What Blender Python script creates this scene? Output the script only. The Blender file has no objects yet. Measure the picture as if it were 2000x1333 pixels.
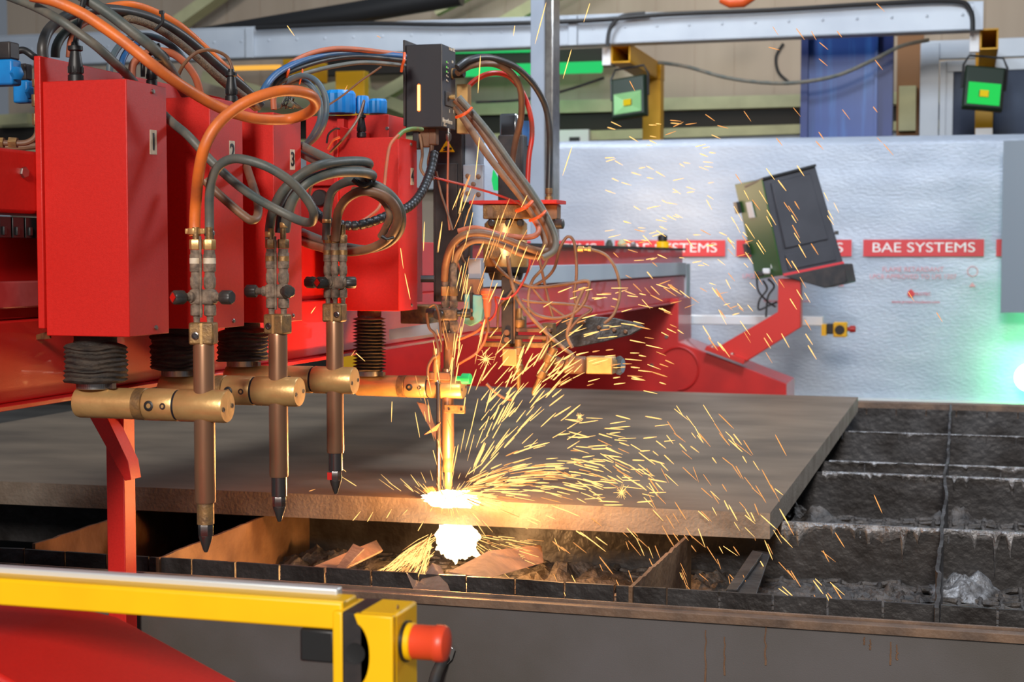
import bpy, bmesh, math, random
from math import pi, sin, cos, tan, atan, radians as R
from mathutils import Vector as V, Matrix, noise

# ------------------------------------------------------------------ camera
F = 3000.0                      # focal length in pixels of the 2000 px frame
YAW = atan(875/F); PITCH = atan(163.5/F)
CZ = 1.46
sc = bpy.context.scene
col = sc.collection
cam_d = bpy.data.cameras.new('camera'); cam = bpy.data.objects.new('camera', cam_d); col.objects.link(cam)
cam.location = (0, 0, CZ); cam.rotation_euler = (pi/2-PITCH, 0, YAW)
cam_d.sensor_width = 36; cam_d.lens = F/2000*36
cam_d.clip_start = 0.05; cam_d.clip_end = 100
cam_d.dof.use_dof = True; cam_d.dof.focus_distance = 3.0; cam_d.dof.aperture_fstop = 7.5
sc.camera = cam
sc.view_settings.view_transform = 'Standard'; sc.view_settings.look = 'None'
sc.view_settings.gamma = 1; sc.view_settings.use_curve_mapping = False
sc.view_settings.exposure = 0.0
# ------------------------------------------------------------------ world + large lights
w = bpy.data.worlds.new('hall_air'); sc.world = w; w.use_nodes = True
bg = w.node_tree.nodes['Background']; bg.inputs[0].default_value = (0.75, 0.85, 1.0, 1); bg.inputs[1].default_value = 0.16

def area(name, loc, target, size, power, color, sy=None, spread=180):
    l = bpy.data.lights.new(name, 'AREA'); l.size = size; l.energy = power; l.color = color
    if sy: l.shape = 'RECTANGLE'; l.size_y = sy
    l.spread = R(spread)
    o = bpy.data.objects.new(name, l); col.objects.link(o); o.location = loc
    o.rotation_euler = (V(target)-V(loc)).to_track_quat('-Z', 'Y').to_euler(); return o
def point(name, loc, power, color, r=0.03):
    l = bpy.data.lights.new(name, 'POINT'); l.energy = power; l.color = color; l.shadow_soft_size = r
    o = bpy.data.objects.new(name, l); col.objects.link(o); o.location = loc; return o

area('high_bay_lamp_front', (0.4, -5.0, 4.3), (-1.2, 4.0, 1.2), 1.2, 640, (1.0, 0.93, 0.86))
area('wall_fill_light', (-0.2, 3.6, 4.3), (-0.9, 9.5, 1.2), 0.8, 205, (0.72, 0.84, 1.0))  # unseen fill, added to brighten the foil wall and far leg
area('high_bay_lamp_table', (1.9, 7.0, 3.6), (-0.2, 4.8, 0.85), 0.9, 85, (0.86, 0.92, 1.0))
area('rear_left_fill_light', (-3.0, 7.6, 4.6), (-2.3, 10.6, 2.2), 1.0, 110, (0.85, 0.92, 1.0))  # unseen fill, added to lift the rail's left end and the grey post
area('high_bay_lamp_far', (-1.5, 10.6, 5.6), (-1.2, 13.2, 3.0), 1.6, 60, (1.0, 0.93, 0.82))

# ------------------------------------------------------------------ pixel -> place
RM = cam.rotation_euler.to_matrix()
CAM = V((0, 0, CZ))
def P(px, py, X=None, Y=None, Z=None, d=None):
    r = RM @ V(((px-1000)/F, -(py-666.5)/F, -1))
    if X is not None: t = (X-CAM.x)/r.x
    elif Y is not None: t = (Y-CAM.y)/r.y
    elif Z is not None: t = (Z-CAM.z)/r.z
    else: t = d
    return CAM + r*t

# ------------------------------------------------------------------ materials
def lin(c):
    out = []
    for v in c[:3]:
        v = v/255.0
        out.append(v/12.92 if v <= 0.04045 else ((v+0.055)/1.055)**2.4)
    return (*out, 1)
def mat(name, c, rough=0.5, metal=0.0, c2=None, nscale=20, bump=0.0, bscale=None, stretch=None, rvar=0.0, coat=0, emit=None, es=0, fac=(0.35, 0.65), detail=5):
    m = bpy.data.materials.new(name); m.use_nodes = True
    nt = m.node_tree; b = nt.nodes['Principled BSDF']
    b.inputs['Base Color'].default_value = lin(c); b.inputs['Roughness'].default_value = rough
    b.inputs['Metallic'].default_value = metal
    if coat: b.inputs['Coat Weight'].default_value = coat
    if c2 or bump or rvar:
        tc = nt.nodes.new('ShaderNodeTexCoord'); mp = nt.nodes.new('ShaderNodeMapping')
        nt.links.new(tc.outputs['Object'], mp.inputs[0])
        if stretch: mp.inputs['Scale'].default_value = stretch
        n = nt.nodes.new('ShaderNodeTexNoise'); n.inputs['Scale'].default_value = nscale; n.inputs['Detail'].default_value = detail
        nt.links.new(mp.outputs[0], n.inputs['Vector'])
        if c2:
            cr = nt.nodes.new('ShaderNodeValToRGB')
            cr.color_ramp.elements[0].position = fac[0]; cr.color_ramp.elements[1].position = fac[1]
            cr.color_ramp.elements[0].color = lin(c); cr.color_ramp.elements[1].color = lin(c2)
            nt.links.new(n.outputs['Fac'], cr.inputs[0]); nt.links.new(cr.outputs[0], b.inputs['Base Color'])
        if rvar:
            mr = nt.nodes.new('ShaderNodeMapRange'); mr.inputs[3].default_value = max(0, rough-rvar); mr.inputs[4].default_value = min(1, rough+rvar)
            nt.links.new(n.outputs['Fac'], mr.inputs[0]); nt.links.new(mr.outputs[0], b.inputs['Roughness'])
        if bump:
            n2 = nt.nodes.new('ShaderNodeTexNoise'); n2.inputs['Scale'].default_value = bscale or nscale*3; n2.inputs['Detail'].default_value = 4
            nt.links.new(mp.outputs[0], n2.inputs['Vector'])
            bp = nt.nodes.new('ShaderNodeBump'); bp.inputs['Strength'].default_value = bump; bp.inputs['Distance'].default_value = 0.01
            nt.links.new(n2.outputs['Fac'], bp.inputs['Height']); nt.links.new(bp.outputs[0], b.inputs['Normal'])
    if emit:
        b.inputs['Emission Color'].default_value = lin(emit); b.inputs['Emission Strength'].default_value = es
    return m
M = {}
M['red'] = mat('red_powder_coat', (204, 30, 20), 0.45, 0, (196, 26, 16), 200, 0.12, 900)
M['red_dull'] = mat('red_gantry_paint', (200, 30, 26), 0.4, 0, (184, 26, 24), 9, 0.05, 300, coat=0.5)
M['red_pink'] = mat('worn_red_rail_paint', (196, 92, 90), 0.4, 0.1, (170, 60, 60), 18)
M['brass'] = mat('aged_brass', (222, 180, 118), 0.38, 0.55, (200, 156, 98), 22, 0.05, 120, rvar=0.1)
M['brass_d'] = mat('dull_brass', (160, 124, 76), 0.5, 0.5, (116, 92, 66), 60, 0.15, 200)
M['torch'] = mat('copper_torch_tube', (164, 122, 92), 0.36, 0.65, (138, 104, 84), 14, 0, stretch=(1, 1, 0.3), rvar=0.1)
M['valve'] = mat('grimy_valve_metal', (146, 126, 106), 0.7, 0.1, (98, 84, 72), 90, 0.2, 250)
M['knob'] = mat('black_knob_plastic', (46, 46, 46), 0.4, 0, (66, 60, 54), 60)
M['steel'] = mat('bright_steel', (176, 172, 166), 0.28, 0.95, (150, 146, 140), 30)
M['steel_d'] = mat('dark_nozzle_steel', (112, 106, 104), 0.25, 0.9)
M['chrome'] = mat('chrome', (205, 205, 205), 0.14, 1.0)
M['rubber'] = mat('black_bellows_cloth', (42, 38, 35), 0.75, 0, (72, 62, 52), 40, 0.4, 150, stretch=(1, 1, 4))
M['black'] = mat('black_plastic', (30, 30, 31), 0.45)
M['black_m'] = mat('black_dusty_extrusion', (36, 34, 36), 0.5, 0, (56, 48, 46), 30)
M['box_black'] = mat('charcoal_enamel', (40, 40, 46), 0.55, 0, None, 20, 0.15, 900)
M['orange_h'] = mat('orange_rubber_hose', (232, 118, 44), 0.45, 0, (205, 108, 56), 26, 0.05, 200)
M['orange_d'] = mat('dusty_orange_hose', (196, 102, 62), 0.55, 0, (170, 100, 72), 30)
M['grey_h'] = mat('grey_rubber_hose', (78, 86, 82), 0.5, 0, (112, 106, 94), 22, 0.05, 200)
M['green_h'] = mat('dark_green_hose', (52, 62, 54), 0.5, 0, (76, 78, 68), 22)
M['black_h'] = mat('black_rubber_hose', (44, 47, 50), 0.42, 0, (66, 60, 54), 22)
M['brown_h'] = mat('dusty_brown_hose', (104, 72, 54), 0.5, 0, (132, 96, 68), 22)
M['tan_h'] = mat('dusty_tan_hose', (150, 114, 84), 0.6, 0, (112, 90, 72), 24)
M['braid'] = mat('braided_tan_hose', (128, 108, 84), 0.6, 0, (92, 80, 66), 260, 0.4, 500)
M['blue_h'] = mat('blue_rubber_hose', (40, 92, 150), 0.42, 0, (62, 96, 128), 30)
M['teal_h'] = mat('slate_blue_hose', (70, 96, 112), 0.5, 0, (98, 104, 104), 30)
M['red_t'] = mat('red_tube', (196, 44, 32), 0.4, 0, (150, 66, 50), 40)
M['tie'] = mat('orange_tie_plastic', (226, 92, 40), 0.4)
M['blue'] = mat('blue_valve_plastic', (18, 132, 206), 0.45, 0, (20, 112, 184), 20)
M['yellow'] = mat('yellow_paint', (255, 200, 6), 0.4, 0, (252, 192, 4), 8)
M['yellow_b'] = mat('yellow_bracket_paint', (214, 158, 10), 0.45)
M['plate'] = mat('hot_rolled_steel_plate', (124, 107, 88), 0.5, 0.1, (92, 79, 65), 2.6, 0.06, 60, stretch=(0.8, 1.5, 1), rvar=0.12)
M['plate_e'] = mat('steel_plate_edge', (150, 138, 124), 0.6, 0.15, (118, 104, 90), 9, 0.2, 120)
M['slat'] = mat('scorched_slat_steel', (68, 66, 66), 0.45, 0.35, (34, 29, 27), 9, 0.35, 40, rvar=0.15)
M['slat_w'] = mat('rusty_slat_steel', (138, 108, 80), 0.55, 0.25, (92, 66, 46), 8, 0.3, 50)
M['tpanel'] = mat('dark_grey_table_paint', (94, 90, 90), 0.42, 0.0, (80, 75, 70), 3, 0.05, 400)
M['rim'] = mat('rusty_rim_steel', (124, 98, 78), 0.55, 0.1, (88, 70, 58), 14, 0.2, 80)
M['slag'] = mat('solid_slag', (150, 148, 148), 0.4, 0.25, (88, 84, 82), 40, 0.8, 70)
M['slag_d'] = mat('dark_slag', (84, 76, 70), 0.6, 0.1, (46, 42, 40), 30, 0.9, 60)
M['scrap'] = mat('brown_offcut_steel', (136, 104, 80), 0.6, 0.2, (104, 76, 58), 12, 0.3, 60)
M['alu'] = mat('galvanised_rail', (176, 184, 192), 0.45, 0.1, (164, 172, 182), 3)
M['alu_w'] = mat('white_aluminium', (214, 220, 224), 0.35, 0.3)
M['post'] = mat('grey_post_metal', (158, 168, 180), 0.4, 0.15, (146, 156, 168), 4)
M['clad'] = mat('cream_cladding', (172, 156, 138), 0.7, 0, (160, 144, 126), 0.9, stretch=(3, 1, 0.3))
M['girt'] = mat('pale_olive_girt_paint', (186, 184, 142), 0.6, 0, (160, 158, 122), 3)
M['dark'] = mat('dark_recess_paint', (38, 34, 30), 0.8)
M['bluecol'] = mat('blue_column_paint', (12, 62, 138), 0.4, 0, (36, 96, 170), 3, stretch=(6, 6, 0.5), fac=(0.5, 0.72))
M['navy'] = mat('navy_column_flange', (18, 44, 110), 0.45)
M['brown_w'] = mat('brown_board', (128, 88, 52), 0.7)
M['sign_w'] = mat('off_white_label', (222, 208, 184), 0.6, 0, (196, 172, 142), 60)
M['ink'] = mat('black_ink', (24, 26, 34), 0.5)
M['white'] = mat('white_plastic', (222, 222, 222), 0.5)
M['ban_red'] = mat('red_print', (208, 52, 58), 0.5)
M['ban_white'] = mat('white_print', (236, 232, 232), 0.5)
M['pink_ink'] = mat('faint_red_print', (222, 150, 158), 0.6)
M['olive_box'] = mat('green_console_side', (44, 92, 30), 0.45)
M['console'] = mat('charcoal_console_paint', (50, 50, 56), 0.5, 0, (60, 60, 66), 6)
M['estop'] = mat('orange_red_button', (232, 74, 40), 0.4)
M['estop_far'] = mat('dark_red_button', (180, 40, 36), 0.4)
M['curtain'] = mat('grey_curtain_pvc', (120, 132, 142), 0.5)
M['turq'] = mat('turquoise_paint', (96, 170, 168), 0.5, 0, (120, 160, 150), 40)
M['flood'] = mat('dark_green_lamp_housing', (28, 44, 30), 0.5)
M['reflector'] = mat('green_tinted_reflector', (120, 170, 110), 0.35, 0.2)
M['concrete'] = mat('concrete_floor', (110, 106, 100), 0.8, 0, (90, 86, 82), 3)
M['glass_d'] = mat('dark_window_glass', (34, 46, 74), 0.65, 0.0, (74, 88, 108), 1.5)
def emis(name, c, s, sample=True):
    m = bpy.data.materials.new(name); m.use_nodes = True; nt = m.node_tree
    for n in list(nt.nodes): nt.nodes.remove(n)
    e = nt.nodes.new('ShaderNodeEmission'); e.inputs[0].default_value = (*c, 1); e.inputs[1].default_value = s
    o = nt.nodes.new('ShaderNodeOutputMaterial'); nt.links.new(e.outputs[0], o.inputs[0])
    if not sample: m.cycles.emission_sampling = 'NONE'
    return m
M['hot'] = emis('white_hot_metal', (1, 0.74, 0.36), 9, False)
M['spark_a'] = emis('yellow_hot_spark', (1.0, 0.56, 0.17), 2.0, False)
M['spark_b'] = emis('orange_spark', (1.0, 0.42, 0.12), 1.15, False)
M['spark_c'] = emis('cooling_spark', (0.85, 0.22, 0.07), 0.8, False)
M['led'] = emis('warm_led_bar', (1.0, 0.62, 0.22), 2.2)
M['led_o'] = emis('orange_led_edge', (1.0, 0.22, 0.03), 1.2)
M['led_g'] = emis('green_led', (0.25, 0.8, 0.15), 1.0)
M['cob'] = emis('yellow_led_chip', (0.75, 0.55, 0.02), 1.0)
M['green_l'] = emis('painted_green_glow', (0.03, 0.62, 0.16), 1.0)  # emissive colour imitating green light in the background
M['lamp_w'] = emis('green_white_lamp_glass', (0.75, 1.0, 0.9), 6)
# foil lining : wavy sheet
m = mat('white_foil_lining', (172, 182, 196), 0.42, 0.12, (158, 169, 185), 2.2, 0.35, 30, stretch=(1, 1, 2.4), rvar=0.08); M['foil'] = m

# ------------------------------------------------------------------ mesh builder
class MB:
    def __init__(s): s.v = []; s.f = []; s.m = []; s.mi = 0
    def add(s, vs, fs):
        o = len(s.v); s.v += [V(p) for p in vs]; s.f += [[i+o for i in f] for f in fs]; s.m += [s.mi]*len(fs); return s
    def box(s, x0, x1, y0, y1, z0, z1):
        vs = [(x, y, z) for z in (z0, z1) for y in (y0, y1) for x in (x0, x1)]
        return s.add(vs, [(0, 2, 3, 1), (4, 5, 7, 6), (0, 1, 5, 4), (2, 6, 7, 3), (0, 4, 6, 2), (1, 3, 7, 5)])
    def obox(s, c, sx, sy, sz, rot=None):
        rot = rot or Matrix.Identity(3); c = V(c)
        vs = [c + rot @ V((x*sx/2, y*sy/2, z*sz/2)) for z in (-1, 1) for y in (-1, 1) for x in (-1, 1)]
        return s.add(vs, [(0, 2, 3, 1), (4, 5, 7, 6), (0, 1, 5, 4), (2, 6, 7, 3), (0, 4, 6, 2), (1, 3, 7, 5)])
    def bar(s, a, b, w, h, up=(0, 0, 1)):
        a = V(a); b = V(b); z = (b-a); L = z.length; z.normalize(); x = z.cross(V(up))
        if x.length < 1e-4: x = V((1, 0, 0))
        x.normalize(); y = z.cross(x); rot = Matrix((x, y, z)).transposed()
        return s.obox((a+b)/2, w, h, L, rot)
    def rings(s, rs, cap=True, closed=False):
        o = len(s.v); n = len(rs[0]); s_f = []
        vs = [p for r in rs for p in r]
        for i in range(len(rs)-1):
            for j in range(n):
                k = (j+1) % n
                s_f.append((i*n+j, i*n+k, (i+1)*n+k, (i+1)*n+j))
        if cap:
            s_f.append(tuple(range(n-1, -1, -1))); s_f.append(tuple((len(rs)-1)*n+j for j in range(n)))
        return s.add(vs, s_f)
    def lathe(s, prof, o, axis=(0, 0, 1), n=24, ph=0.0, cap=True):
        o = V(o); a = V(axis).normalized(); u = a.cross(V((0, 0, 1)))
        if u.length < 1e-3: u = V((1, 0, 0))
        u.normalize(); w_ = a.cross(u)
        rs = [[o + a*h + (u*cos(2*pi*j/n+ph) + w_*sin(2*pi*j/n+ph))*r for j in range(n)] for r, h in prof]
        return s.rings(rs, cap)
    def cyl(s, a, b, r, r2=None, n=20, ph=0.0):
        a = V(a); b = V(b); L = (b-a).length
        return s.lathe([(r, 0), (r if r2 is None else r2, L)], a, b-a, n, ph)
    def tube(s, pts, r, n=10, ripple=0.0, rp=0.02, caps=True):
        pts = [V(p) for p in pts]; ts = []
        for i in range(len(pts)):
            t = pts[min(i+1, len(pts)-1)] - pts[max(i-1, 0)]
            ts.append(t.normalized() if t.length > 1e-9 else V((0, 0, 1)))
        u = ts[0].cross(V((0, 0, 1)));
        if u.length < 1e-3: u = ts[0].cross(V((0, 1, 0)))
        u.normalize(); rs = []; acc = 0
        for i, p in enumerate(pts):
            if i: acc += (pts[i]-pts[i-1]).length
            u = (u - ts[i]*u.dot(ts[i])).normalized(); w_ = ts[i].cross(u)
            rr = r[i] if isinstance(r, (list, tuple)) else r
            if ripple: rr = rr*(1+ripple*(1 if (acc/rp) % 1 > 0.25 else -1))
            rs.append([p + (u*cos(2*pi*j/n) + w_*sin(2*pi*j/n))*rr for j in range(n)])
        return s.rings(rs, caps)
    def prism(s, poly, off):
        n = len(poly); off = V(off); poly = [V(p) for p in poly]
        vs = poly + [p+off for p in poly]
        return s.add(vs, [tuple(range(n-1, -1, -1)), tuple(range(n, 2*n))] + [(i, (i+1) % n, n+(i+1) % n, n+i) for i in range(n)])
    def build(s, name, mt, parent=None, bevel=0.0, smooth=True, label=None, ang=35, kind=None, fixn=True):
        me = bpy.data.meshes.new(name)
        base = POS.get(parent.name, V((0, 0, 0))) if parent else None
        own = V((0, 0, 0))
        if parent is None and s.v:
            own = V((sum(p.x for p in s.v)/len(s.v), sum(p.y for p in s.v)/len(s.v), min(p.z for p in s.v)))
        else: own = base
        me.from_pydata([p-own for p in s.v], [], s.f)
        mts = mt if isinstance(mt, (list, tuple)) else [mt]
        for q in mts: me.materials.append(M[q] if isinstance(q, str) else q)
        for p_, k in zip(me.polygons, s.m): p_.material_index = min(k, len(mts)-1)
        if fixn:
            b = bmesh.new(); b.from_mesh(me); bmesh.ops.recalc_face_normals(b, faces=b.faces); b.to_mesh(me); b.free()
        if smooth:
            for p_ in me.polygons: p_.use_smooth = True
            me.set_sharp_from_angle(angle=R(ang))
        o = bpy.data.objects.new(name, me); col.objects.link(o)
        POS[o.name] = own.copy()
        if parent: o.parent = parent
        else: o.location = own
        if bevel:
            md = o.modifiers.new('bevel', 'BEVEL'); md.width = bevel; md.segments = 2; md.limit_method = 'ANGLE'; md.angle_limit = R(40)
        if label: o['label'] = label
        if kind: o['kind'] = kind
        return o
POS = {}
def thing(name, loc, label, cat, group=None):
    o = bpy.data.objects.new(name, None); col.objects.link(o); o.location = loc; o.empty_display_size = 0.05
    POS[o.name] = V(loc); tag(o, label, cat, group); return o
def tag(o, label, cat, group=None, kind=None):
    o['label'] = label; o['category'] = cat
    if group: o['group'] = group
    if kind: o['kind'] = kind
    return o
def text(s, size, origin, xdir, ydir, mt, name='lettering', parent=None, bold=0.0, depth=0.0008, center=True, sx=1.0):
    cu = bpy.data.curves.new('t', 'FONT'); cu.body = s; cu.size = size; cu.extrude = depth/2; cu.offset = bold*size
    if center: cu.align_x = 'CENTER'; cu.align_y = 'CENTER'
    t = bpy.data.objects.new('t', cu); col.objects.link(t)
    bpy.context.view_layer.update()
    me = bpy.data.meshes.new_from_object(t.evaluated_get(bpy.context.evaluated_depsgraph_get()))
    bpy.data.objects.remove(t)
    x = V(xdir).normalized(); y = V(ydir).normalized(); z = x.cross(y)
    mb = MB(); mb.add([V(origin) + x*v.co.x*sx + y*v.co.y + z*v.co.z for v in me.vertices], [tuple(p.vertices) for p in me.polygons])
    bpy.data.meshes.remove(me)
    return mb.build(name, mt, parent, smooth=False, fixn=False)
def spline(pts, k=6):
    pts = [V(p) for p in pts]; out = []
    for i in range(len(pts)-1):
        p0 = pts[max(i-1, 0)]; p1 = pts[i]; p2 = pts[i+1]; p3 = pts[min(i+2, len(pts)-1)]
        for j in range(k):
            t = j/k
            out.append(0.5*((2*p1)+(p2-p0)*t+(2*p0-5*p1+4*p2-p3)*t*t+(3*p1-p0-3*p2+p3)*t**3))
    out.append(pts[-1]); return out
# ================================================================== SETTING
WY = 10.0
MB().box(-9, 6, -3, 16, -0.05, 0).build('floor', 'concrete', kind='structure')
# foil lined partition, gently wavy
zt0 = P(1080, 277, Y=WY).z; zt1 = P(2000, 262, Y=WY).z
mb = MB(); nx, nz = 110, 40; x0, x1 = -3.2, 3.0
xs = [x0+(x1-x0)*i/nx for i in range(nx+1)]
vs = []
for j in range(nz+1):
    for x in xs:
        top = zt0+(zt1-zt0)*(x-P(1080, 277, Y=WY).x)/(P(2000, 262, Y=WY).x-P(1080, 277, Y=WY).x)
        z = 0.02+(top-0.02)*j/nz
        y = WY + 0.008*noise.noise(V((x*1.2, z*7, 3))) + 0.004*noise.noise(V((x*5, z*14, 9)))
        vs.append((x, y, z))
for j in range(nz):
    for i in range(nx): mb.f.append([j*(nx+1)+i, j*(nx+1)+i+1, (j+1)*(nx+1)+i+1, (j+1)*(nx+1)+i]); mb.m.append(0)
mb.v = [V(p) for p in vs]
wall = mb.build('wall_back', 'foil', kind='structure')
md = wall.modifiers.new('thick', 'SOLIDIFY'); md.thickness = 0.004; md.offset = 0
for f_ in ():
    pass
# lower seam batten
a = P(1540, 771, Y=WY-0.03); b = P(2000, 788, Y=WY-0.03)
MB().box(-2.5, 3.0, WY-0.06, WY-0.01, 0.02, a.z-0.01).build('baseboard_back', 'alu_w', kind='structure')
# banner print : one red block with white lettering for each repeat
YB = WY-0.022
def bx(px): return P(px, 485, Y=YB).x
pitch = bx(1686)-bx(1438)
zb0 = P(1800, 501, Y=YB).z; zb1 = P(1800, 468, Y=YB).z
pr = thing('printed_banner', (bx(1804), YB, zb0), 'red and white lettered strip printed across the foil wall lining', 'banner')
for k in range(-3, 2):
    xa = bx(1686)+k*pitch; xb = xa+(bx(1922)-bx(1686))
    if k == 1: xb = bx(1962)
    MB().box(xa, xb, YB, YB+0.004, zb0, zb1).build('red_block', 'ban_red', pr, smooth=False)
    if k < 1:
        text('BAE SYSTEMS', 0.086, ((xa+xb)/2, YB-0.0015, (zb0+zb1)/2), (1, 0, 0), (0, 0, 1), 'ban_white', 'lettering', pr, bold=0.0, depth=0.002, sx=1.25)
    xm = (xa+bx(1922)-bx(1686)+xa)/2
    def zz(py): return P(1790, py, Y=YB).z
    if -2 < k < 1:
        text('FLAME RETARDANT', 0.042, (xm-0.06, YB, zz(527)), (1, 0, 0), (0, 0, 1), 'pink_ink', 'small_print', pr)
        text('LPCB APPROVED TO LPS 1207', 0.04, (xm-0.06, YB, zz(541)), (1, 0, 0), (0, 0, 1), 'pink_ink', 'small_print', pr)
        g = MB(); c = V((xm+0.30, YB, zz(530)))
        for q in range(24):
            a0 = 2*pi*q/24; a1 = 2*pi*(q+1)/24
            g.add([c+V((cos(t)*r, 0, sin(t)*r)) for t, r in ((a0, .028), (a1, .028), (a1, .033), (a0, .033))], [(0, 1, 2, 3)])
        g.build('round_mark', 'pink_ink', pr, smooth=False)
        MB().prism([(xm+0.28, YB, zz(560)), (xm+0.32, YB, zz(560)), (xm+0.30, YB, zz(551))], (0, 0.001, 0)).build('triangle_mark', 'pink_ink', pr, smooth=False)
        c = V((xm-0.07, YB, zz(574)))
        MB().prism([c+V((0.022*cos(2*pi*i/8), 0, 0.022*sin(2*pi*i/8)*(1.3 if i == 2 else 1))) for i in range(8)], (0, 0.001, 0)).build('red_emblem', 'ban_red', pr, smooth=False)
        text('PROTEC', 0.028, (xm+0.0, YB, zz(575)), (1, 0, 0), (0, 0, 1), 'ban_red', 'small_print', pr)
        text('www.protec-insulation.com', 0.026, (xm-0.04, YB, zz(590)), (1, 0, 0), (0, 0, 1), 'ban_red', 'small_print', pr)
# far cladding wall with ribs
CY = 13.2
mb = MB()
x = -9.0
while x < 5.5:
    w_ = 0.34
    mb.box(x, x+w_-0.02, CY, CY+0.05, 1.0, 4.8); mb.box(x+w_-0.02, x+w_, CY+0.008, CY+0.05, 1.0, 4.8); x += w_
mb.build('wall_far', 'clad', kind='structure', smooth=False)
MB().box(-9, 6, CY+0.1, CY+0.2, 0, 6).build('wall_far_shell', 'dark', kind='structure', smooth=False)
# horizontal girts in front of the cladding
def strip(n_, mt, pts, Yy, th):
    MB().prism([P(x, y, Y=Yy) for x, y in pts], (0, th, 0)).build(n_, mt, kind='structure', smooth=False)
strip('trim_1', 'girt', [(-40, 225), (2040, 172), (2040, 196), (-40, 250)], 13.0, 0.1)
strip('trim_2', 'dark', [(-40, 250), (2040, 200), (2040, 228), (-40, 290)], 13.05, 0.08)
strip('trim_3', 'girt', [(-40, 292), (2040, 228), (2040, 246), (-40, 312)], 12.95, 0.1)
strip('trim_4', 'alu', [(-40, 312), (2040, 246), (2040, 300), (-40, 420)], 13.0, 0.06)
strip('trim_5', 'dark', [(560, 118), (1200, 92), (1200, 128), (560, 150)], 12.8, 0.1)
# inclined rafters of the roof
for i, (xa, ya, xb, yb, wd) in enumerate([(330, 60, 470, -40, 46), (960, 60, 1170, -60, 34), (850, 20, 1010, -60, 22), (400, 150, 620, 210, 30), (640, 250, 880, 110, 34), (560, 190, 720, 160, 22), (700, 175, 800, 215, 20), (0, 236, 60, 232, 30)]):
    A = P(xa, ya, Y=12.7); Bb = P(xb, yb, Y=12.7)
    MB().bar(A, Bb, 0.1, wd*4.1/1000, up=(0, 1, 0)).build('trim_%d' % (6+i), 'girt', kind='structure', smooth=False)
# black duct crossing upper left
d_ = MB().tube([P(350, 66, Y=11.2), P(520, 48, Y=11.2), P(700, 24, Y=11.2), P(900, -12, Y=11.2)], [0.02, 0.062, 0.085, 0.09], n=14).build('overhead_duct', 'black')
tag(d_, 'thick black duct rising across the upper left in front of the cladding', 'duct')
# overhead rail
RY = 10.35
mb = MB(); a0 = P(-60, 74, Y=RY); a1 = P(1915, 5, Y=RY); b1 = P(1915, 56, Y=RY); b0 = P(-60, 132, Y=RY)
rail = thing('overhead_rail', ((a0.x+a1.x)/2, RY, b0.z), 'long silver riveted rail crossing behind the machine', 'rail')
mb.prism([a0, a1, b1, b0], (0, 0.03, 0))
mb.prism([b0, b1, b1+V((0, 0, -0.006)), b0+V((0, 0, -0.006))], (0, 0.15, 0)); mb.prism([a0, a1, a1+V((0, 0, 0.012)), a0+V((0, 0, 0.012))], (0, 0.15, 0))
mb.build('rail_body', 'alu', rail, bevel=0.003)
rb = MB()
for i in range(34):
    t = (i+0.5)/34; c = a0.lerp(a1, t)*0.55+b0.lerp(b1, t)*0.45
    rb.lathe([(0.011, 0.0), (0.009, 0.005), (0.003, 0.008)], c, (0, -1, 0), 10)
rb.build('rivet_row', 'alu', rail)
for px in (570, 1210, 1912):
    t = (px+60)/1975; c = a0.lerp(a1, t); c2 = b0.lerp(b1, t)
    MB().box(c.x-0.03, c.x+0.03, RY-0.03, RY, c2.z-0.01, c.z+0.005).build('joint_plate', 'alu', rail, bevel=0.002)
mb = MB().tube(spline([P(x, y, Y=RY-0.06) for x, y in [(500, 55), (700, 46), (900, 48), (1150, 40), (1300, 28), (1500, 20), (1700, 8), (1860, 2), (1895, 20), (1900, 60)]]), 0.016)
tag(mb.build('black_cable', 'black'), 'black cable strapped along the top of the silver rail', 'cable')
mb = MB().tube(spline([P(x, y, Y=RY-0.06) for x, y in [(1260, 26), (1215, 32), (1192, 55), (1186, 90)]]), 0.014)
tag(mb.build('black_cable', 'black'), 'short black cable dropping from the rail to the middle floodlight', 'cable')
# green-lit surfaces behind the rail, their light imitated by emissive tubes
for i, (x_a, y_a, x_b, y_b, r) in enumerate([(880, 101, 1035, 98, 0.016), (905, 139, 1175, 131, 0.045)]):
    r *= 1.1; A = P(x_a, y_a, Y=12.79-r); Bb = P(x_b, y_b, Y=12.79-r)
    tag(MB().cyl(A, Bb, r, n=12).build('green_lit_band', 'green_l'), ['thin band of painted green light just under the silver rail', 'broad band of painted green light behind the grey post'][i], 'light')
point('added_green_light', P(1020, 150, Y=12.3), 4, (0.1, 1, 0.3), 0.1)  # added point light without a fixture, spreads the green
tag(MB().cyl(P(435, 134, Y=12.77), P(548, 131, Y=12.77), 0.022, n=10).build('warm_strip_light', emis('warm_tube', (1, 0.5, 0.08), 1.0)), 'thin orange glowing strip light behind the hoses under the rail', 'light')
# blue column
bc = thing('blue_column', P(1660, 268, Y=11.0), 'blue painted steel column behind the foil lining', 'column')
a = P(1566, 78, Y=11.0); b = P(1745, 78, Y=11.0)
MB().box(a.x+0.03, b.x-0.07, 11.02, 11.1, 0, 3.1).build('web', 'bluecol', bc)
MB().box(a.x, a.x+0.05, 10.95, 11.15, 0, 3.1).build('flange', 'navy', bc); MB().box(b.x-0.1, b.x, 10.98, 11.15, 0, 3.1).build('flange', 'navy', bc)
MB().box(b.x-0.12, b.x-0.1, 10.93, 11.15, 0, 3.1).build('flange_edge', 'bluecol', bc)
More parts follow.
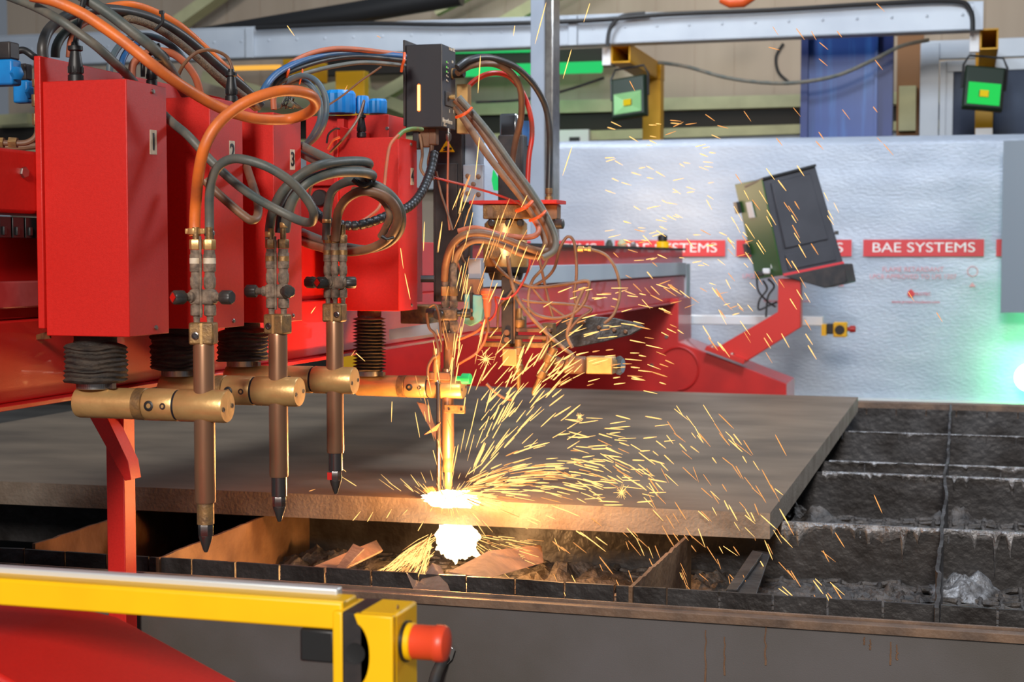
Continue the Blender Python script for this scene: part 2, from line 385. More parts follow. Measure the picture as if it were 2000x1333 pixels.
# brown board and paper
a = P(1753, 70, Y=12.2); b = P(1802, 268, Y=12.2)
tag(MB().box(a.x, b.x, 12.2, 12.25, 0, a.z).build('brown_board', 'brown_w'), 'brown board standing between blue column and window', 'board')
a = P(1756, 168, Y=12.1); b = P(1788, 255, Y=12.1)
tag(MB().box(a.x, b.x, 12.1, 12.2, b.z, a.z).build('pale_panel', 'girt'), 'small pale olive panel on the brown board', 'panel')
# window at right
wy = 11.6
wn = MB(); 
for (x_a, x_b, y_a, y_b) in [(1798, 1832, 85, 290), (1836, 1846, 120, 290), (1800, 2040, 80, 108), (1846, 2040, 118, 134), (1846, 1860, 134, 290)]:
    a = P(x_a, y_a, Y=wy); b = P(x_b, y_b, Y=wy); wn.box(a.x, b.x, wy+0.004*len(wn.f)/6, wy+0.06+0.003*len(wn.f)/6, b.z, a.z)
wn.build('window_1', 'alu', kind='structure', bevel=0.003)
a = P(1858, 130, Y=wy+0.03); b = P(2060, 300, Y=wy+0.03)
wg = MB().box(a.x, b.x, wy+0.03, wy+0.04, b.z, a.z).build('window_2', 'glass_d', kind='structure')
# sagging grey cable
tag(MB().tube(spline([P(x, y, Y=10.6) for x, y in [(1285, 122), (1340, 130), (1420, 152), (1500, 162), (1570, 160), (1640, 146), (1710, 115), (1760, 90), (1815, 78)]]), 0.013).build('grey_cable', 'grey_h'), 'grey cable sagging between the two yellow brackets', 'cable')
tag(MB().tube(spline([P(x, y, Y=13.18) for x, y in [(1530, 85), (1516, 110), (1520, 140), (1540, 160)]]), 0.012).build('black_cable', 'black'), 'short black cable curling down the cladding beside the blue column', 'cable')
tag(MB().tube(spline([P(x, y, Y=11) for x, y in [(930, 200), (1020, 195), (1100, 178), (1180, 152)]]), 0.01).build('grey_cable', 'black_h'), 'thin dark cable rising to the middle floodlight from the left', 'cable')

# yellow brackets with floodlights
def floodlight(tube, hang, lamp, Yt, lab_b, lab_f, rot, power, face, second=True):
    # tube : (x0,y0,x1,y1) pixel box of the square end; hang : (x0,x1,ybot)
    a = P(tube[0], tube[1], Y=Yt); b = P(tube[2], tube[3], Y=Yt); s = b.x-a.x
    br = thing('yellow_bracket', ((a.x+b.x)/2, Yt, b.z), lab_b, 'bracket', None)
    yb = Yt+1.02
    t = 0.012
    mb = MB()
    z0, z1 = b.z, a.z
    for q in ((a.x, b.x, z0, z0+t), (a.x, b.x, z1-t, z1), (a.x, a.x+t, z0+t, z1-t), (b.x-t, b.x, z0+t, z1-t)):
        mb.box(q[0], q[1], Yt, yb+s, q[2], q[3])
    mb.build('square_tube', 'yellow_b', br, bevel=0.004)
    h0 = P(hang[0], 200, Y=yb).x; h1 = P(hang[1], 200, Y=yb).x
    MB().box(h0, h1, yb, yb+s, 1.1, z1-0.005).build('upright', 'yellow_b', br, bevel=0.004)
    MB().box(min(a.x, h0)-0.003, max(h1, b.x)+0.003, yb-0.004, yb+s+0.004, z0-0.003, z1+0.003).build('elbow', 'yellow_b', br, bevel=0.004)
    jb = MB().box(a.x-0.062, a.x-0.004, Yt+0.01, Yt+0.08, z0-0.01, z1-0.02).build('junction_box', 'white'); tag(jb, 'small white junction box beside ' + lab_b.split(' ')[-2] + ' bracket end', 'junction box')
    # lamp
    yl = Yt-0.03
    cs = [P(x, y, Y=yl) for x, y in lamp]
    c = sum(cs, V())/4
    W_ = (cs[1]-cs[0]).length*0.98; H_ = (cs[3]-cs[0]).length
    fl = thing('floodlight', c, lab_f, 'floodlight', 'floodlights hanging from the yellow brackets')
    rm = Matrix.Rotation(rot[1], 3, 'Z') @ Matrix.Rotation(rot[2], 3, 'Y') @ Matrix.Rotation(rot[0], 3, 'X')
    def L(x, y, z): return c + rm @ V((x, y, z))
    w2, h2 = W_/2, H_/2
    f = MB(); f.rings([[L(x*w2*k, yy, z*h2*k) for x, z in ((-1, -1), (1, -1), (1, 1), (-1, 1))] for k, yy in ((0.9, 0), (1, 0.02), (1, 0.05), (0.86, 0.11))])
    f.build('housing', 'flood', fl, bevel=0.004)
    g = MB(); u = 0.8
    fr = [L(x*w2*u, -0.006, z*h2*0.5-h2*0.32) for x, z in ((-1, -1), (1, -1), (1, 1), (-1, 1))]
    fb = [L(x*w2*0.25, -0.002, z*h2*0.15-h2*0.32) for x, z in ((-1, -1), (1, -1), (1, 1), (-1, 1))]
    g.add(fr+fb, [(0, 1, 5, 4), (1, 2, 6, 5), (2, 3, 7, 6), (3, 0, 4, 7)])
    g.build('reflector', face, fl, smooth=False)
    g = MB().obox(L(0, -0.012, -h2*0.32), w2*0.42, 0.008, h2*0.28, rm).build('led_chip', 'cob', fl)
    y_ = MB().tube([L(-w2-0.01, 0.04, 0), L(-w2-0.012, 0.04, h2*1.05), L(-w2+0.02, 0.04, h2*1.5), L(w2-0.02, 0.04, h2*1.5), L(w2+0.012, 0.04, h2*1.05), L(w2+0.01, 0.04, 0)], 0.008, 8).build('yoke', 'black', fl)
    return c
floodlight((1193, 86, 1231, 122), (1255, 1290, 275), [(1183, 148), (1255, 146), (1270, 228), (1196, 230)], 10.45, 'yellow square tube bracket in the middle holding left end bracket', 'dark floodlight with faint green face hanging above the middle of the foil wall', (R(-12), R(-10), R(-6)), 0, 'reflector')
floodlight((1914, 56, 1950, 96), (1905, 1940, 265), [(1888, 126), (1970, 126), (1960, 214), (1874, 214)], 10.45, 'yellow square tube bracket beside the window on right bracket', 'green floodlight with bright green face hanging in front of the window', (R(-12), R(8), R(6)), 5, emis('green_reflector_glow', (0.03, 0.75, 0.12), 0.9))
a = P(1905, 252, Y=10.95); b = P(1938, 264, Y=10.95)
tag(MB().box(a.x, b.x, 10.9, 10.93, b.z, a.z).build('reflective_tag', 'white'), 'small white tag at the foot of the right yellow upright', 'tag')
# third yellow bracket at left behind hoses
a = P(552, 110, Y=11.0); b = P(590, 150, Y=11.0)
br = thing('yellow_bracket', (b.x, 11, b.z), 'yellow square tube bracket half hidden behind the hose bundle at left', 'bracket')
MB().box(a.x, b.x, 11.0, 11.5, b.z, a.z).build('square_tube', 'yellow_b', br, bevel=0.004)
a = P(655, 140, Y=11.5); b = P(712, 240, Y=11.5)
MB().box(a.x, b.x, 11.5, 11.6, 0, a.z).build('upright', 'yellow_b', br, bevel=0.004)
# person parts / orange thing at the top : orange fabric roll on rail
c = P(1440, 2, Y=11.2)
tag(MB().tube([c+V((-0.12, 0, 0.02)), c+V((-0.05, 0, -0.005)), c+V((0.04, 0, 0.0)), c+V((0.12, 0, 0.03))], [0.03, 0.045, 0.05, 0.03], 12).build('orange_bundle', 'tie'), 'blurred orange bundle above the silver rail at the top edge', 'bundle')
# electrical box and thermostat on the strip left of lining
a = P(1092, 262, Y=12.9); b = P(1152, 292, Y=12.9)
so = thing('wall_box', (b.x, 12.9, b.z), 'small white wall box with black display above the foil wall', 'box')
MB().box(a.x, b.x, 12.85, 12.92, b.z-0.05, a.z+0.03).build('case', 'white', so, bevel=0.004)
a = P(1112, 268, Y=12.84); b = P(1132, 276, Y=12.84); MB().box(a.x, b.x, 12.835, 12.85, b.z, a.z).build('display', 'black', so)
# grey curtain at the right edge
a = P(1960, 275, Y=9.6); b = P(2060, 612, Y=9.6)
mb = MB(); pts = []
n = 14
for i in range(n+1):
    t = i/n; pts.append((a.x+(b.x-a.x+0.1)*t, 9.6+0.003*sin(t*7), 0))
top = [V((p[0], p[1], a.z)) for p in pts]; bot = [V((p[0], p[1]+0.01, b.z)) for p in pts]
mb.prism([V((p[0], p[1], b.z)) for p in pts]+[V((p[0], p[1]+0.006, b.z)) for p in pts[::-1]], (0, 0, a.z-b.z))
cu = mb.build('pvc_curtain', 'curtain')
tag(cu, 'grey plastic curtain hanging at the right edge before the foil wall', 'curtain')
# green-white work lamp near wall at right edge
c = P(2010, 738, Y=9.72)
wl = thing('work_lamp', c, 'overexposed greenish white work lamp beside the foil wall at the right edge', 'lamp')
MB().cyl(c+V((0, 0.0, 0)), c+V((0, 0.05, 0)), 0.07, n=24).build('housing', 'flood', wl)
MB().lathe([(0.085, 0), (0.083, 0.012), (0.05, 0.022)], c, (0, -1, 0), 24).build('glass', 'lamp_w', wl)
point('work_lamp_glow', c+V((0.02, 0.12, -0.0)), 11, (0.10, 1.0, 0.28), 0.05)
point('curtain_green_glow', P(2030, 600, Y=9.8), 2.0, (0.10, 1.0, 0.28), 0.05)
point('warm_wall_fill', P(1230, 400, Y=9.15), 16, (1.0, 0.70, 0.42), 0.3)  # fixtureless light added to warm the left part of the foil wall
# ================================================================== CUTTING TABLE
ZP = CZ-0.595; ZS = CZ-0.66; ZG = ZS-0.145
rnd = random.Random(7)
tb = thing('cutting_table', (-0.9, 5, 0), 'dark grey steel cutting table with slotted cross walls and grating', 'cutting table')
TX0, TX1 = -3.6, 1.6
MB().box(TX0, TX1, 2.84, 2.87, 0.02, ZS-0.02).build('front_panel', 'tpanel', tb, bevel=0.002)
MB().box(TX0, TX1, 2.834, 2.875, ZS-0.016, ZS-0.010).box(TX0, TX1, 2.830, 2.836, ZS-0.024, ZS-0.008).box(TX0, TX1, 2.869, 2.876, ZS-0.016, ZS-0.005).build('front_rim', 'rim', tb, bevel=0.001)
# drips and scratches on the front panel
mb = MB()
for px, y0, y1 in [(1378, 1232, 1333), (1415, 1245, 1320), (1495, 1215, 1300), (1740, 1255, 1300), (1752, 1260, 1290), (1700, 1250, 1270), (1688, 1245, 1260)]:
    x = P(px, 1250, Y=2.838).x; z0 = P(px, y1, Y=2.838).z; z1 = P(px, y0, Y=2.838).z; k = 9
    L_ = [V((x+0.004*noise.noise(V((px, i*0.7, 0))), 2.8385, z1+(z0-z1)*i/k)) for i in range(k+1)]
    mb.tube(L_, [0.0012+0.0009*(i/k) for i in range(k+1)], 6)
mb.build('paint_drip', 'scrap', tb)
MB().box(P(795, 1250, Y=2.838).x, P(797, 1250, Y=2.838).x, 2.837, 2.841, 0.3, ZS-0.03).build('panel_seam', 'dark', tb)
# slotted row directly behind the rim
def slot_row(y, th, x0, x1, z0, z1, pitch, ph, gap, notch=None, holes=(), part='slotted_wall', mt='slat', jit=0.0, deep=True):
    mb = MB(); x = x0+ph
    while x < x1:
        xa = x+gap/2+rnd.uniform(0, jit); xb = min(x+pitch-gap/2-rnd.uniform(0, jit), x1)
        dz = rnd.uniform(-1, 1)*0.0012
        if deep:
            poly = [(xa, z0)]
            for h in holes:
                if xa+0.012 < h-0.016 and h+0.016 < xb:
                    for q in range(9):
                        t = pi-pi*q/8; poly.append((h+0.016*cos(t), (ZS-0.058)+0.018*sin(t)))
                    break
            if len(poly) > 1:
                poly = [(xa, ZS-0.058)] + poly[1:] + [(xb, ZS-0.058)]
                mb.box(xa, xb, y, y+th, z0, ZS-0.0581)
            else: poly.append((xb, z0))
            poly += [(xb, z1+dz), (xa, z1-dz)]
            mb.prism([(px_, y, pz_) for px_, pz_ in poly], (0, th, 0))
        x += pitch
    if not deep:
        # long plate with narrow notches cut into its top edge
        poly = [(x0, z0), (x1, z0), (x1, z1)]
        x = x1-0.05-ph
        while x > x0+0.03:
            poly += [(x+gap, z1), (x+gap, z1-0.03), (x, z1-0.03), (x, z1)]; x -= pitch
        poly.append((x0, z1))
        mb.prism([(px_, y, pz_) for px_, pz_ in poly], (0, th, 0))
    return mb.build(part, mt, tb, smooth=False)
hx = [P(728, 1150, Y=3.0).x, P(1000, 1165, Y=3.0).x]
slot_row(3.0, 0.008, -2.8, 1.3, ZS-0.13, ZS-0.001, 0.1052, 0.037, 0.004, holes=hx, jit=0.001, mt='slat')
for i, y in enumerate([3.85, 4.80, 5.06, 5.95]):
    slot_row(y, 0.01, -3.4, 1.5, ZG-0.02, ZS-0.004, 0.105 if i > 2 else 0.21, 0.03*i, 0.004, deep=False)
MB().box(TX0, TX1, 7.14, 7.24, 0.02, ZS).box(TX0, TX1, 7.12, 7.14, ZS-0.03, ZS+0.004).build('back_rim', 'rim', tb, bevel=0.002)
MB().box(TX0, TX0+0.03, 2.85, 7.2, 0.02, ZS).box(TX1-0.03, TX1, 2.85, 7.2, 0.02, ZS).build('side_panel', 'tpanel', tb)
slot_row(7.08, 0.01, -3.4, 1.5, ZG-0.02, ZS-0.02, 0.13, 0.03, 0.005, deep=False)
MB().box(TX0+.02, TX1-.02, 2.9, 7.2, ZG-0.14, ZG-0.12).build('bed', 'dark', tb)
# grating: crusted bars
def grate(x0, x1, y0, y1, z, seed):
    rr = random.Random(seed); mb = MB(); pit = 0.047
    def wob(p): return V((p[0]+0.006*noise.noise(V((p[0]*30, p[1]*30, seed))), p[1]+0.006*noise.noise(V((p[0]*30, p[1]*30, seed+5))), p[2]+0.012*noise.noise(V((p[0]*22, p[1]*22, seed+9)))))
    ny = max(2, int((y1-y0)/pit)); nx_ = int((x1-x0)/pit)
    for j in range(ny+1):
        y = y0+(y1-y0)*j/ny; k = max(4, int((x1-x0)/0.02)); pts = [wob((x0+(x1-x0)*i/k, y, z)) for i in range(k+1)]
        mb.tube(pts, [0.006+0.006*abs(noise.noise(p*40)) for p in pts], 6)
    for i in range(nx_+1):
        x = x0+pit*i; k = max(4, int((y1-y0)/0.02)); pts = [wob((x, y0+(y1-y0)*q/k, z+0.003)) for q in range(k+1)]
        mb.tube(pts, [0.005+0.008*abs(noise.noise(p*35)) for p in pts], 6)
    return mb
grate(-2.2, 1.35, 3.02, 3.84, ZG, 3).build('grating', 'slag_d', tb)
grate(-1.1, 1.45, 3.88, 4.79, ZG+0.005, 4).build('grating', 'slag_d', tb)
grate(-0.7, 1.45, 5.08, 5.94, ZG, 5).build('grating', 'slag_d', tb)
# slag crust with drips along the tops of the walls
def crust(y, x0, x1, zt, seed, th=0.006, dl=0.04, side=-1, base=0.012, mt='slag', cover=0.9, axis='x'):
    rr = random.Random(seed); mb = MB(); n = int((x1-x0)/0.006); cols = []
    for i in range(n+1):
        x = x0+(x1-x0)*i/n
        e = noise.noise(V((x*9, seed, 0))); e2 = noise.noise(V((x*60, seed, 4)))
        L_ = base*(0.6+max(0, e)*2)+max(0, e2+0.1*e)**2*dl*3.0*(0.3+max(0, e+0.3))
        if noise.noise(V((x*3.2, seed, 8))) < -cover+0.35: L_ = 0.001
        cols.append((x, L_, th*(0.6+0.8*abs(e2))))
    nz_ = 5
    for i in range(n):
        for q in range(nz_):
            def pt(c, f):
                bulge = c[2]*(sin(pi*min(1, f*0.85+0.15)))*(0.6+0.6*noise.noise(V((c[0]*80, f*3, seed)))+0.4)
                if axis == 'x': return V((c[0], y+side*bulge, zt+0.003*(1-f)-c[1]*f))
                return V((y+side*bulge, c[0], zt+0.003*(1-f)-c[1]*f))
            mb.add([pt(cols[i], q/nz_), pt(cols[i+1], q/nz_), pt(cols[i+1], (q+1)/nz_), pt(cols[i], (q+1)/nz_)], [(0, 1, 2, 3)])
        # top cap
        a_, b_ = cols[i], cols[i+1]
        if axis == 'x': mb.add([(a_[0], y-side*0.012, zt+0.002), (b_[0], y-side*0.012, zt+0.002), (b_[0], y+side*0.003, zt+0.0035), (a_[0], y+side*0.003, zt+0.0035)], [(0, 1, 2, 3)])
    o = mb.build('slag_crust', mt, tb, fixn=False, ang=180); return o
crust(3.849, -0.42, 1.4, ZS-0.002, 3, dl=0.16, base=0.022, th=0.010)
crust(4.799, -0.4, 1.4, ZS-0.003, 9, dl=0.09, base=0.012, th=0.008)
crust(5.059, -0.4, 1.4, ZS-0.002, 14, dl=0.02, base=0.01, th=0.008)
crust(5.949, -0.4, 1.4, ZS-0.003, 19, dl=0.01, base=0.006, th=0.006)

# --- longitudinal slats (each a loose strip set in the slots)
def slat(xn, yn, xf, yf, label, h=0.165, wav=0.0, mt='slat', zt=0.0, seed=1, crusty=True, jag=0.004):
    mb = MB(); n = 140; th = 0.004; rows = []
    for i in range(n+1):
        t = i/n; y = yn+(yf-yn)*t
        x = xn+(xf-xn)*t + wav*noise.noise(V((0, y*2.2, seed))) + wav*0.2*noise.noise(V((0, y*7, seed)))
        top = ZS+zt+jag*noise.noise(V((y*30, seed, 0)))
        wt = wav*0.35*noise.noise(V((0, y*14, seed+3)))
        rows.append([V((x-th+wt, y, top)), V((x+th+wt, y, top)), V((x+th, y, ZS-h*0.5)), V((x+th, y, ZS-h)), V((x-th, y, ZS-h)), V((x-th, y, ZS-h*0.5))])
    mb.rings(rows)
    o = mb.build('support_slat', mt, None, ang=50)
    tag(o, label, 'slat', 'support slats running along the cutting table'); return o
xa = P(31, 1074, Z=ZS).x; xb_ = P(310, 1090, Z=ZS).x; xc = P(1227, 1152, Z=ZS).x; xd = P(1829, 1205, Z=ZS).x
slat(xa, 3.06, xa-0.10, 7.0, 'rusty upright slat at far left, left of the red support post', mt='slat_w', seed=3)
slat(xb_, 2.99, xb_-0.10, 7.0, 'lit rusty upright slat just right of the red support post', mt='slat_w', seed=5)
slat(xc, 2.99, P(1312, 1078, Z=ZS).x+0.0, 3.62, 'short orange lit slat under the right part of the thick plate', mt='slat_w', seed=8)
slat(xd, 2.92, P(1858, 790, Z=ZS).x, 7.05, 'warped jagged slat running away at right, clear of the plate', wav=0.009, seed=11, jag=0.012, zt=0.008)
# loose slag heaps
def heap(px, py, r, h, label, seed, sx=1.4, mt='slag_d', z=None):
    c = P(px, py, Z=ZG+0.01 if z is None else z); mb = MB(); nr, na = 12, 30; rs = []
    for i in range(nr+1):
        f = 1-i/nr; ring = []
        for j in range(na):
            a_ = 2*pi*j/na; rr = r*f*(1+0.35*noise.noise(V((cos(a_)*2, sin(a_)*2, seed))))
            p = V((c.x+cos(a_)*rr*sx, c.y+sin(a_)*rr, 0))
            zz_ = h*(1-f**1.6)*(0.7+0.9*noise.noise(V((p.x*24, p.y*24, seed)))) + 0.016*noise.noise(V((p.x*70, p.y*70, seed)))
            p.z = c.z-0.01+max(-0.01, zz_); ring.append(p)
        rs.append(ring)
    mb.rings(rs, cap=True)
    o = mb.build('slag_heap', mt, None, ang=180 if mt == 'slag' else 30); tag(o, label, 'slag'); return o
heap(1880, 1152, 0.12, 0.062, 'crumpled grey slag heap right of the jagged slat', 2, 0.7, 'slag')
heap(1590, 1152, 0.10, 0.018, 'low dark slag heap on the grating behind the slotted row', 5, 2.0)
heap(1735, 1160, 0.07, 0.030, 'dark slag heap on the grating beside the jagged slat', 6, 1.5)
heap(1400, 1140, 0.06, 0.04, 'small slag heap on the grating under the plate corner', 8, 1.8)
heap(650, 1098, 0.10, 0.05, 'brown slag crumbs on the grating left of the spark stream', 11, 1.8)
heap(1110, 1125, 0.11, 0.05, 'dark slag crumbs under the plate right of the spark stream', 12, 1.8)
heap(1570, 1012, 0.08, 0.05, 'dark slag crumbs against the cross wall beside the plate edge', 13, 1.5, z=ZG+0.02)
heap(1875, 1016, 0.07, 0.06, 'dark slag heap in the second bay right of the jagged slat', 15, 1.6)

# steel offcuts under the plate
def offcut(poly, th, label, mt='scrap', nrm=None):
    pts = [V(p) for p in poly]; n = (pts[1]-pts[0]).cross(pts[2]-pts[0]).normalized()*th
    o = MB().prism(pts, n).build('steel_offcut', mt, None, bevel=0.001); tag(o, label, 'offcut', 'steel offcuts lying in the table'); return o
def PP(l): return [P(x, y, Y=yy) for x, y, yy in l]
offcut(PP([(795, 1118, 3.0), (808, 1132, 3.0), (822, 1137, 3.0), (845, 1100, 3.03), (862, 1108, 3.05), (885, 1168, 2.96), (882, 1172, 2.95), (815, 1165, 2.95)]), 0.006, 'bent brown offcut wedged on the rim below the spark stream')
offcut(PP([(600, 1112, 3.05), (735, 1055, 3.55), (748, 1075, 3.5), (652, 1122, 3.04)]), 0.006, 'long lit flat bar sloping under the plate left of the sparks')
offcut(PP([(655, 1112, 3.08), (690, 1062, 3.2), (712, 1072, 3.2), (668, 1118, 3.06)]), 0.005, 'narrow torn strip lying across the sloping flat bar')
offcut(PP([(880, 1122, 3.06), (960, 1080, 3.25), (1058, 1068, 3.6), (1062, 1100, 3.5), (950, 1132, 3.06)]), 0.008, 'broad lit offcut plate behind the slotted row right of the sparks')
offcut(PP([(1418, 1158, 3.05), (1440, 1158, 3.05), (1490, 1085, 3.5), (1470, 1080, 3.55)]), 0.006, 'grey flat bar leaning below the plate corner', 'slat')
offcut(PP([(1440, 1168, 3.03), (1476, 1170, 3.03), (1505, 1085, 3.6), (1478, 1080, 3.6)]), 0.006, 'wider grey flat bar sloping down from the plate corner', 'slat')

# ================================================================== STEEL PLATE BEING CUT
PX0 = -3.3; PXR = P(1504, 1003, Z=ZP).x; PY0 = P(1504, 1003, Z=ZP).y; PYR = P(1676, 776, Z=ZP).y; PXF = P(1676, 776, Z=ZP).x
yl_ = P(0, 945, Z=ZP).y
mb = MB(); zb = ZS+0.004
mb.mi = 0
top = [(PX0, yl_+0.01, ZP), (PXR, PY0, ZP), (PXF, PYR, ZP), (PX0, PYR+0.12, ZP)]
bot = [(x, y, zb) for x, y, z in top]
mb.add(top, [(0, 1, 2, 3)]); mb.mi = 1
mb.add(bot, [(3, 2, 1, 0)])
for i in range(4):
    j = (i+1) % 4; mb.add([bot[i], bot[j], top[j], top[i]], [(0, 1, 2, 3)])
me_ = mb.build('steel_plate', ['plate', 'plate_e'], None, bevel=0.002, smooth=False, fixn=True)
tag(me_, 'thick grey steel plate lying on the cutting table', 'steel plate')
# ================================================================== GANTRY
XT = -1.21
YT = [P(398, 700, X=XT).y, P(543, 700, X=XT).y, P(654, 700, X=XT).y, P(873, 700, X=XT).y]
XBM = -1.52
XR = -1.31; XL = -1.466
g = thing('gantry', (-1.65, 5, 0), 'long red gantry beam on legs spanning behind the torch boxes', 'gantry')
zb_ = CZ-0.243; YE = 8.75
MB().box(-1.80, XBM, 1.2, YE, zb_, CZ-0.105).build('beam', 'red_dull', g, bevel=0.004)
MB().box(-1.80, XBM-0.012, 1.2, YE, CZ-0.105, CZ+0.045).build('beam_top', 'red_dull', g, bevel=0.004)
MB().box(-1.81, XBM+0.028, 1.2, YE, zb_-0.008, zb_).build('bottom_flange', 'red_dull', g, bevel=0.001)
MB().box(XBM-0.011, XBM+0.012, 1.2, 2.9, CZ-0.085, CZ-0.04).build('guide_rail', 'red_pink', g, bevel=0.003)
MB().box(XBM-0.011, XBM+0.014, 4.6, YE-0.03, CZ-0.10, CZ-0.03).build('guide_rail', 'alu', g, bevel=0.003)
MB().box(XBM-0.02, XBM+0.01, 4.6, YE-0.02, CZ+0.04, CZ+0.052).build('top_strip', 'dark', g)
for px, py in ((1190, 632), (1305, 640)):
    pass
# far leg plate, facing the camera
LY = 8.3
def Q(l, Yy): return [P(x, y, Y=Yy) for x, y in l]
poly = Q([(700, 600), (1245, 600), (1300, 585), (1325, 583), (1325, 668), (1536, 750), (1536, 800), (700, 800)], LY)
MB().prism(poly, (0, 0.42, 0)).build('end_leg', 'red_dull', g, bevel=0.004)
MB().box(poly[6].x-0.5, poly[6].x, LY, LY+0.4, 0, poly[6].z).box(poly[0].x, poly[6].x-0.5, LY, LY+0.4, 0.2, poly[6].z).build('leg_foot', 'red_dull', g)
cc = P(1325, 720, Y=LY-0.01); rr_ = 40*8.3/3000
MB().tube([cc+V((rr_*cos(t), 0, rr_*1.05*sin(t))) for t in [pi*(-0.5+1.25*i/30) for i in range(31)]], 0.006).build('leg_cable', 'red_dull', g, label='dark red cable loop on the end leg')
for x, y in ((1302, 658), (1273, 714)):
    c = P(x, y, Y=LY); MB().lathe([(0.012, 0), (0.010, 0.01)], c, (0, -1, 0), 6).build('bolt', 'steel', g)
# console arm
poly = Q([(1520, 545), (1563, 545), (1563, 640), (1455, 708), (1392, 684), (1519, 610)], LY-0.05)
MB().prism(poly, (0, 0.12, 0)).build('console_arm', 'red', g, bevel=0.003)
a = Q([(1380, 676), (1455, 703), (1452, 712), (1376, 684)], LY-0.1); MB().prism(a, (0, 0.2, 0)).build('arm_foot', 'red', g, bevel=0.002)
for x, y in ((1392, 680), (1430, 694)):
    MB().lathe([(0.012, 0), (0.010, 0.012)], P(x, y, Y=LY-0.06), (0, 0, 1), 6).build('bolt', 'steel', g)
# near support post with gusset
pz0, pz1 = 0.42, zb_-0.008
MB().box(-1.671, -1.63, 2.765, 2.81, pz0, pz1).build('support_post', 'red', g, bevel=0.002)
def pq(px, py, Yy): return P(px, py, Y=Yy)
a_ = [pq(172, 812, 2.80), pq(214, 812, 2.80), pq(281, 905, 2.80), pq(281, 945, 2.80), pq(245, 938, 2.80)]
gy = 2.725
MB().prism([pq(136, 745, gy), pq(175, 745, gy), pq(250, 902, gy), pq(256, 938, gy), pq(244, 940, gy)], (0, 2.765-gy, 0)).build('gusset', 'red', g, bevel=0.001)
# near foot plate (red, bottom left)
NY = 1.92
poly = Q([(-300, 1160), (150, 1186), (230, 1204), (490, 1345), (640, 1420), (-300, 1600)], NY)
MB().prism(poly, (0, -0.30, 0)).build('near_leg', 'red', g, bevel=0.006)
# carriage behind the boxes (left edge)
cg = thing('carriage_tube', (-1.5, 2.2, CZ+0.07), 'red square crossbar with one bright bolt left of box one', 'crossbar')
MB().box(-1.57, -1.478, 1.4, 2.60, CZ+0.072, CZ+0.176).build('tube', 'red', cg, bevel=0.006)
cb = P(45, 337, X=-1.478)
MB().lathe([(0.0095, 0), (0.0095, 0.004), (0.0085, 0.006)], cb, (1, -0.2, 0), 6, 0.3).build('hex_bolt', 'steel', cg)
mb = MB()
for i in range(34):
    y = 1.5+i*0.036; mb.box(-1.515, -1.485, y, y+0.031, CZ+0.032, CZ+0.066)
    mb.box(-1.485, -1.481, y+0.006, y+0.014, CZ+0.036, CZ+0.050)
o = mb.build('cable_chain', 'black', None, bevel=0.001); tag(o, 'black linked cable chain between the red crossbar and beam', 'cable chain')
a = [P(32, 660, X=-1.50), P(95, 648, X=-1.47), P(100, 660, X=-1.46)]
tag(MB().prism([P(32, 666, d=2.72), P(95, 648, d=2.58), P(98, 662, d=2.58)], (0, 0.004, 0.001)).build('brass_shim', 'brass_d'), 'thin brass triangle tucked under the lower left corner of box one', 'shim')

